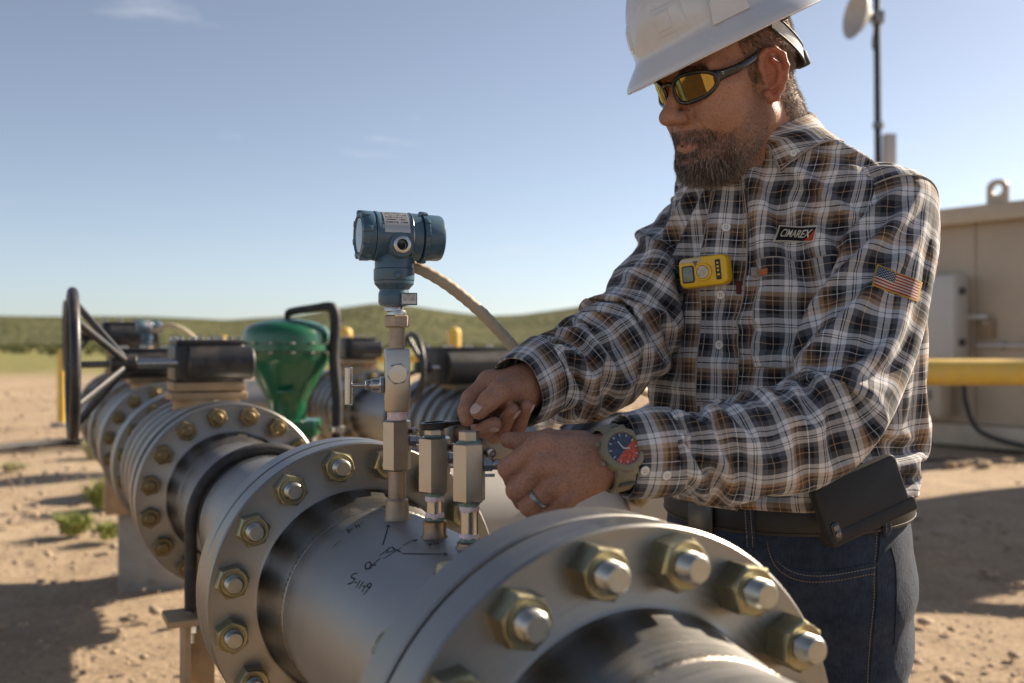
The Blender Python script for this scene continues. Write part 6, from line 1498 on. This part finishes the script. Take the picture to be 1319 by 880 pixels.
MB().grid(np.array([oct_(.0225, zt-.014), oct_(.0250, zt-.011), oct_(.0260, zt-.004), oct_(.0245, zt), oct_(.0215, zt+.0015, 0), oct_(.0188, zt+.0012, 0), oct_(.0182, zt-.001, 0)]), wrap=True).build('bezel', M['watch'], wt, ang=40)
def dial_material():
    t = NT('watch_dial'); c = t.coord('Object'); s = t.n('ShaderNodeSeparateXYZ'); t.l(c, s.inputs[0])
    f = t.math('GREATER_THAN', t.math('SUBTRACT', t.math('MULTIPLY', s.outputs[0], .75), s.outputs[1]), .0028)
    n = t.noise(c, 330, 3); col = t.mix(f, t.ramp(n, [(.35, (.012, .020, .045)), (.7, (.05, .075, .13))]), t.ramp(n, [(.35, (.30, .025, .008)), (.65, (.62, .10, .03))]))
    t.set(Base_Color=col, Roughness=.25, Coat_Weight=.6, Coat_Roughness=.03); return t.m
MB().lathe([(.0184, zt-.0010), (.0001, zt-.0009)], 40).build('dial', dial_material(), wt)
for k in range(12):
    a = k*math.pi/6; MB().box((.0155*math.cos(a), .0155*math.sin(a), zt-.0004), (.0030, .0012, .0008), .0002, Matrix.Rotation(a, 3, 'Z')).build('hour_mark', M['greybox'], wt)
for a, L_ in ((R(118), .0105), (R(-8), .0075)): MB().box((math.cos(a)*L_*.45, math.sin(a)*L_*.45, zt+.0004), (L_, .0013, .0006), .0002, Matrix.Rotation(a, 3, 'Z')).build('hand', M['strap_white'], wt)
for s in (-1, 1):
    for v in (-.011, .011): MB().box((s*.0262, v, zt-.006), (.005, .0055, .005), .001).build('pusher', M['watch'], wt)
# strap: closed loop round the wrist in the (up, normal) plane
lo = []
for t in np.linspace(R(30), R(330), 60):
    lo.append((.0345*math.sin(t), .0300*math.cos(t)-.001))
lo = np.array(lo); G = []
for (yy, z_), t in zip(lo, np.linspace(-1, 1, 60)):
    wd = .0125-.0022*(1-abs(t)); r = unit(A(0, yy, z_)); G.append([A(-wd, yy, z_)-r*.001, A(-wd, yy, z_)+r*.0028, A(-wd*.8, yy, z_)+r*.0040, A(wd*.8, yy, z_)+r*.0040, A(wd, yy, z_)+r*.0028, A(wd, yy, z_)-r*.001])
MB().grid(np.array(G)).build('strap', M['watch'], wt, ang=50)
for s in (-1, 1): MB().box((0, s*.0235, zt-.0075), (.026, .010, .007), .002, Matrix.Rotation(R(-s*32), 3, 'X')).build('lug', M['watch'], wt)
MB().box((.0, .0255, zt-.0045), (.009, .0045, .0025), .001, Matrix.Rotation(R(-32), 3, 'X')).build('strap_slot', M['rubber'], wt)
MB().box((.0, -.0345, zt-.024), (.0185, .0035, .016), .0012, Matrix.Rotation(R(12), 3, 'X')).build('strap_tail', pmat('dark_khaki', (.07, .062, .045), .5), wt)
# ---- ring
rd = unit(np.array(lr[1])-np.array(lr[0])); rc = np.array(lr[0])*.38+np.array(lr[1])*.62
rg = thing('finger_ring', 'plain grey band on the worker\'s left ring finger', 'ring', tuple(rc))
MB().torus((0, 0, 0), rd, .0130, .0016, 40, 10).xf(np.eye(4)).build('band', pmat('grey_ring', (.30, .30, .30), .35, .8), rg)
MB().lathe([(.0128, -.003), (.0140, -.0027), (.0144, 0), (.0140, .0027), (.0128, .003)], 40, (0, 0, 0), rd).build('outer_band', pmat('grey_ring_outer', (.22, .22, .225), .4, .6), rg)

# ---- patches and badges on the shirt
def surf_frame(bv, u, v, du=12):
    p, n = hit(bv, u, v); N_ = [n]
    for a, b in ((du, 0), (-du, 0), (0, du), (0, -du)):
        h_ = hit(bv, u+a, v+b)
        if h_: N_.append(h_[1])
    n = unit(np.mean(N_, 0)); return p, n
def conform(name, bv, quad, nu, nv, h, mat, parent, uv=True):
    """thin patch lying on the surface inside a pixel quadrilateral (tl, tr, br, bl)"""
    tl, tr, br, bl = [np.array(q, float) for q in quad]; V_ = []; U_ = []; ok = True
    for j in range(nv+1):
        for i in range(nu+1):
            a, b = i/nu, j/nv; q = (tl*(1-a)+tr*a)*(1-b)+(bl*(1-a)+br*a)*b; h_ = hit(bv, *q)
            if h_ is None: V_.append(V_[-1] if V_ else np.zeros(3)); U_.append((a, 1-b)); continue
            V_.append(h_[0]); U_.append((a, 1-b))
    G = np.array(V_).reshape(nv+1, nu+1, 3)
    for _ in range(2):
        K_ = G.copy(); K_[1:-1] = (G[:-2]+2*G[1:-1]+G[2:])/4; G = K_.copy(); K_[:, 1:-1] = (G[:, :-2]+2*G[:, 1:-1]+G[:, 2:])/4; G = K_
    N_ = np.cross(np.gradient(G, axis=1), np.gradient(G, axis=0)); N_ /= np.linalg.norm(N_, axis=2)[..., None]+1e-9
    if N_[nv//2, nu//2][1] > 0: N_ = -N_
    T_ = G+N_*h; B_ = G-N_*.003; k = G.shape[0]*G.shape[1]; I = np.arange(k).reshape(G.shape[:2]); F = list(np.stack([I[:-1, :-1], I[1:, :-1], I[1:, 1:], I[:-1, 1:]], -1).reshape(-1, 4))
    ring = list(I[0, :])+list(I[1:, -1])+list(I[-1, -2::-1])+list(I[-2:0:-1, 0])
    for a, b in zip(ring, ring[1:]+ring[:1]): F.append((a, b, b+k, a+k))
    o = npmesh(name, np.concatenate([T_.reshape(-1, 3), B_.reshape(-1, 3)])-PO, np.array(F), mat, parent, uv=np.array(U_+U_), ang=50); return o, T_, N_
def emb(t, n): t.set(Roughness=.8, Specular_IOR_Level=.2, Normal=t.bump(n, .5, .0012))
def flag_material():
    t = NT('embroidered_flag'); s = t.n('ShaderNodeSeparateXYZ'); t.l(t.coord('UV'), s.inputs[0]); u, v = s.outputs[0], s.outputs[1]
    st = t.math('LESS_THAN', t.math('FRACT', t.math('MULTIPLY', t.math('SUBTRACT', v, .055), 13/.89/2.0)), .5)
    red, wh = (.30, .030, .030), (.56, .47, .38); col = t.mix(st, wh, red)
    can = t.math('MULTIPLY', t.math('LESS_THAN', u, .43), t.math('GREATER_THAN', v, .46))
    row = t.math('FRACT', t.math('MULTIPLY', v, 16.0)); cx = t.math('FRACT', t.math('ADD', t.math('MULTIPLY', u, 14.0), t.math('MULTIPLY', t.math('FLOOR', t.math('MULTIPLY', v, 16.0)), .5)))
    dx_, dy_ = t.math('SUBTRACT', cx, .5), t.math('SUBTRACT', row, .5); d2 = t.math('ADD', t.math('MULTIPLY', dx_, dx_), t.math('MULTIPLY', dy_, dy_)); star = t.math('LESS_THAN', d2, .075)
    blue = t.mix(star, (.030, .055, .095), (.50, .48, .44)); col = t.mix(can, col, blue)
    ed = t.math('MAXIMUM', t.math('ABSOLUTE', t.math('SUBTRACT', u, .5)), t.math('ADD', t.math('ABSOLUTE', t.math('SUBTRACT', v, .5)), -.0))
    bord = t.math('MAXIMUM', t.math('GREATER_THAN', t.math('ABSOLUTE', t.math('SUBTRACT', u, .5)), .465), t.math('GREATER_THAN', t.math('ABSOLUTE', t.math('SUBTRACT', v, .5)), .445))
    col = t.mix(bord, col, (.50, .30, .06)); t.set(Base_Color=col); emb(t, t.noise(t.coord('UV', (120, 30, 1)), 3, 3)); return t.m
BVL = BVHTree.FromPolygons([Vector(v.co)+Vector(PO) for v in sl_l.data.vertices], [tuple(p.vertices) for p in sl_l.data.polygons])
BVALL = [BVS, BVL]
fp, _, _ = conform('flag_patch', BVL, ((1130, 341), (1187, 364), (1181, 389), (1123, 368)), 24, 14, .0016, flag_material(), sl_l)
tagp(fp, 'small embroidered striped flag patch with gold border on the sleeve')
def badge_material():
    t = NT('embroidered_badge'); s = t.n('ShaderNodeSeparateXYZ'); t.l(t.coord('UV'), s.inputs[0]); u, v = s.outputs[0], s.outputs[1]
    red = t.math('GREATER_THAN', t.math('ADD', u, t.math('MULTIPLY', v, -.28)), .74)
    col = t.mix(red, (.012, .012, .013), (.40, .06, .035))
    bord = t.math('MAXIMUM', t.math('GREATER_THAN', t.math('ABSOLUTE', t.math('SUBTRACT', u, .5)), .465), t.math('GREATER_THAN', t.math('ABSOLUTE', t.math('SUBTRACT', v, .5)), .42))
    t.set(Base_Color=t.mix(bord, col, (.50, .46, .38))); emb(t, t.noise(t.coord('UV', (120, 30, 1)), 3, 3)); return t.m
bq = ((1003, 291), (1053, 292), (1049, 312), (995, 312)); bp, BT_, BN_ = conform('name_badge', BVS, bq, 20, 10, .0018, badge_material(), shirt)
tagp(bp, 'black and red embroidered company badge reading CIMAREX')
def text_on(txt, parent, T_, N_, size, mat, name, shear=.35, u0=.5, v0=.5, wid=1.0):
    cu_ = bpy.data.curves.new(name, 'FONT'); cu_.body = txt; cu_.align_x = 'CENTER'; cu_.align_y = 'CENTER'; cu_.size = 1.0; cu_.shear = shear; cu_.extrude = .02; cu_.resolution_u = 3; cu_.offset = .012
    ob = bpy.data.objects.new(name, cu_); COL.objects.link(ob); dg = bpy.context.evaluated_depsgraph_get(); me = bpy.data.meshes.new_from_object(ob.evaluated_get(dg)); bpy.data.objects.remove(ob)
    X = np.array([v.co for v in me.vertices]); X[:, 0] /= max(1e-6, np.ptp(X[:, 0])); X[:, 1] /= max(1e-6, np.ptp(X[:, 1])); nv, nu = T_.shape[0]-1, T_.shape[1]-1
    a = np.clip(u0+X[:, 0]*wid, 0, 1)*nu; b = np.clip(v0-X[:, 1]*size, 0, 1)*nv; i = np.minimum(a.astype(int), nu-1); j = np.minimum(b.astype(int), nv-1); fa_, fb = (a-i)[:, None], (b-j)[:, None]
    S = lambda Q: (Q[j, i]*(1-fa_)+Q[j, i+1]*fa_)*(1-fb)+(Q[j+1, i]*(1-fa_)+Q[j+1, i+1]*fa_)*fb
    W_ = S(T_)+S(N_)*(.0005+X[:, 2:3]*.02)-PO
    for v, c in zip(me.vertices, W_): v.co = Vector(c)
    me.materials.clear(); me.materials.append(mat); o = link(name, me, parent); return o
text_on('CIMAREX', bp, BT_, BN_, .50, M['thread'], 'lettering', wid=.80, u0=.47)
conform('pocket_tab', BVS, ((951, 362), (957, 362), (956, 380), (950, 380)), 4, 8, .0045, pmat('dark_red_tab', (.09, .012, .016), .8), shirt)
conform('orange_logo', BVS, ((981, 347), (990, 346), (990, 354), (981, 355)), 6, 5, .0042, pmat('orange_thread', (.42, .13, .04), .8), shirt)
conform('grey_logo', BVS, ((970, 345), (979, 344), (979, 356), (970, 357)), 6, 5, .0042, pmat('grey_thread', (.30, .27, .25), .8, 0, .5, 200, .3, 200), shirt)

# ---- yellow gas detector clipped on the shirt
p, n = surf_frame(BVS, 913, 350); n = unit(n*A(1, 1, .6)+A(0, -.25, 0)); e1 = unit(np.cross(A(0, 0, 1), n)*1.0); 
e1 = e1 if e1[0] > 0 else -e1; e2 = np.cross(n, e1); ca, sa = math.cos(R(5)), math.sin(R(5)); e1, e2 = e1*ca+e2*sa, e2*ca-e1*sa
gd = thing('gas_detector', 'yellow portable gas detector clipped on the shirt front', 'gas detector'); g4 = np.eye(4); g4[:3, 0], g4[:3, 1], g4[:3, 2], g4[:3, 3] = e1, e2, n, p+n*.013; gd.matrix_world = Matrix(g4.tolist())
M['detector'] = pmat('yellow_rubber', (.72, .43, .015), .42, 0, .07, 30, .08, 120, .0008)
def rrect(w_, h_, r, n=6):
    return [(sx*(w_/2-r)+r*math.cos(a), sy*(h_/2-r)+r*math.sin(a)) for sx, sy, a0 in ((1, 1, 0), (-1, 1, 90), (-1, -1, 180), (1, -1, 270)) for a in np.radians(np.linspace(a0, a0+90, n))]
def rbox(w_, h_, d, r, ch, M4=None):
    rows = []
    for k, z in ((ch, -d/2), (0, -d/2+ch), (0, d/2-ch), (ch*.35, d/2-ch*.3), (ch, d/2)):
        rows.append([(x, y, z) for x, y in rrect(w_-2*k, h_-2*k, max(r-k, .001))])
    b = MB().grid(np.array(rows), wrap=True); m = len(rows[0]); b.f.append(tuple(range(m))[::-1]); b.f.append(tuple(range(4*m, 5*m)))
    if M4 is not None: b.xf(M4)
    return b
Tm = lambda x, y, z: np.array(Matrix.Translation((x, y, z)))
rbox(.071, .042, .022, .009, .004).build('body', M['detector'], gd, fix=True)
rbox(.018, .024, .0016, .003, .0005, Tm(-.0215, -.002, .0112)).build('screen_frame', M['rubber'], gd, fix=True)
rbox(.0145, .0205, .0012, .002, .0003, Tm(-.0215, -.002, .0120)).build('screen', pmat('lcd', (.17, .19, .15), .2, 0, .2, 300, 0), gd, fix=True)
MB().lathe([(.0125, .0095), (.0125, .0140), (.0112, .0152), (.0095, .0150), (.0090, .0135)], 32, (.001, -.001, 0)).build('sensor_ring', M['detector'], gd)
MB().lathe([(.0092, .0130), (.0085, .0142), (.0001, .0148)], 28, (.001, -.001, 0)).build('sensor_grille', pmat('sensor_grille', (.42, .38, .30), .4, .6, .4, 300, .5, 400), gd)
rbox(.0075, .028, .0012, .0015, .0004, Tm(.0225, .000, .0113)).build('brand_strip', M['rubber'], gd, fix=True)
for k, (y_, w_) in enumerate(((.009, .0035), (.004, .0045), (-.001, .0035), (-.007, .0045))): MB().box((.0225, y_, .0121), (w_*.8, .0026, .0004), .0001).build('brand_mark', M['detector'], gd)
MB().prism([(-.013, .0155), (-.006, .0155), (-.010, .0085)], .0016, Tm(0, 0, .0105)).build('alarm_window', pmat('dark_lens', (.05, .05, .06), .15), gd)
rbox(.030, .006, .0014, .002, .0004, Tm(-.016, .0165, .0108)).build('alarm_bar', pmat('pale_lens', (.45, .40, .30), .2), gd, fix=True)
rbox(.022, .030, .007, .003, .001, Tm(0, .0, -.0135)).build('clip', M['steel_clean'], gd, fix=True)

# ---- phone in a black case on the belt
o3 = at(1107, 645, 1.0); h = hit(BVB, 1107, 655) or hit(BVJ, 1107, 670); p = h[0]; n = unit(A(.28, -.95, .06)); e1 = unit(np.cross(A(0, 0, 1), n)); e1 = e1 if e1[0] > 0 else -e1; e2 = np.cross(n, e1)
ca, sa = math.cos(R(19)), math.sin(R(19)); e1, e2 = e1*ca+e2*sa, e2*ca-e1*sa
ph = thing('phone_case', 'black phone case with two lenses clipped on the belt', 'phone'); g4 = np.eye(4); g4[:3, 0], g4[:3, 1], g4[:3, 2], g4[:3, 3] = e1, e2, n, at(1108, 643, p[1]-.060); ph.matrix_world = Matrix(g4.tolist())
M['case'] = pmat('black_case', (.007, .007, .008), .6, 0, .12, 30, .12, 180, .0006)
rbox(.130, .078, .016, .010, .004).build('case', M['case'], ph, fix=True)
rbox(.012, .024, .002, .0055, .0006, Tm(-.052, -.022, .0085)).build('camera_window', M['gframe'], ph, fix=True)
for y_ in (-.017, -.026): MB().lathe([(.0034, .009), (.0036, .0108), (.0026, .0112), (.0001, .0106)], 20, (-.052, y_, 0)).build('lens', pmat('phone_lens', (.20, .17, .15), .1, .5), ph)
rbox(.136, .020, .024, .006, .003, Tm(.004, -.031, -.003)).build('holster_edge', M['case'], ph, fix=True)
rbox(.040, .060, .014, .006, .003, Tm(0, .0, -.014)).build('belt_clip', M['case'], ph, fix=True)
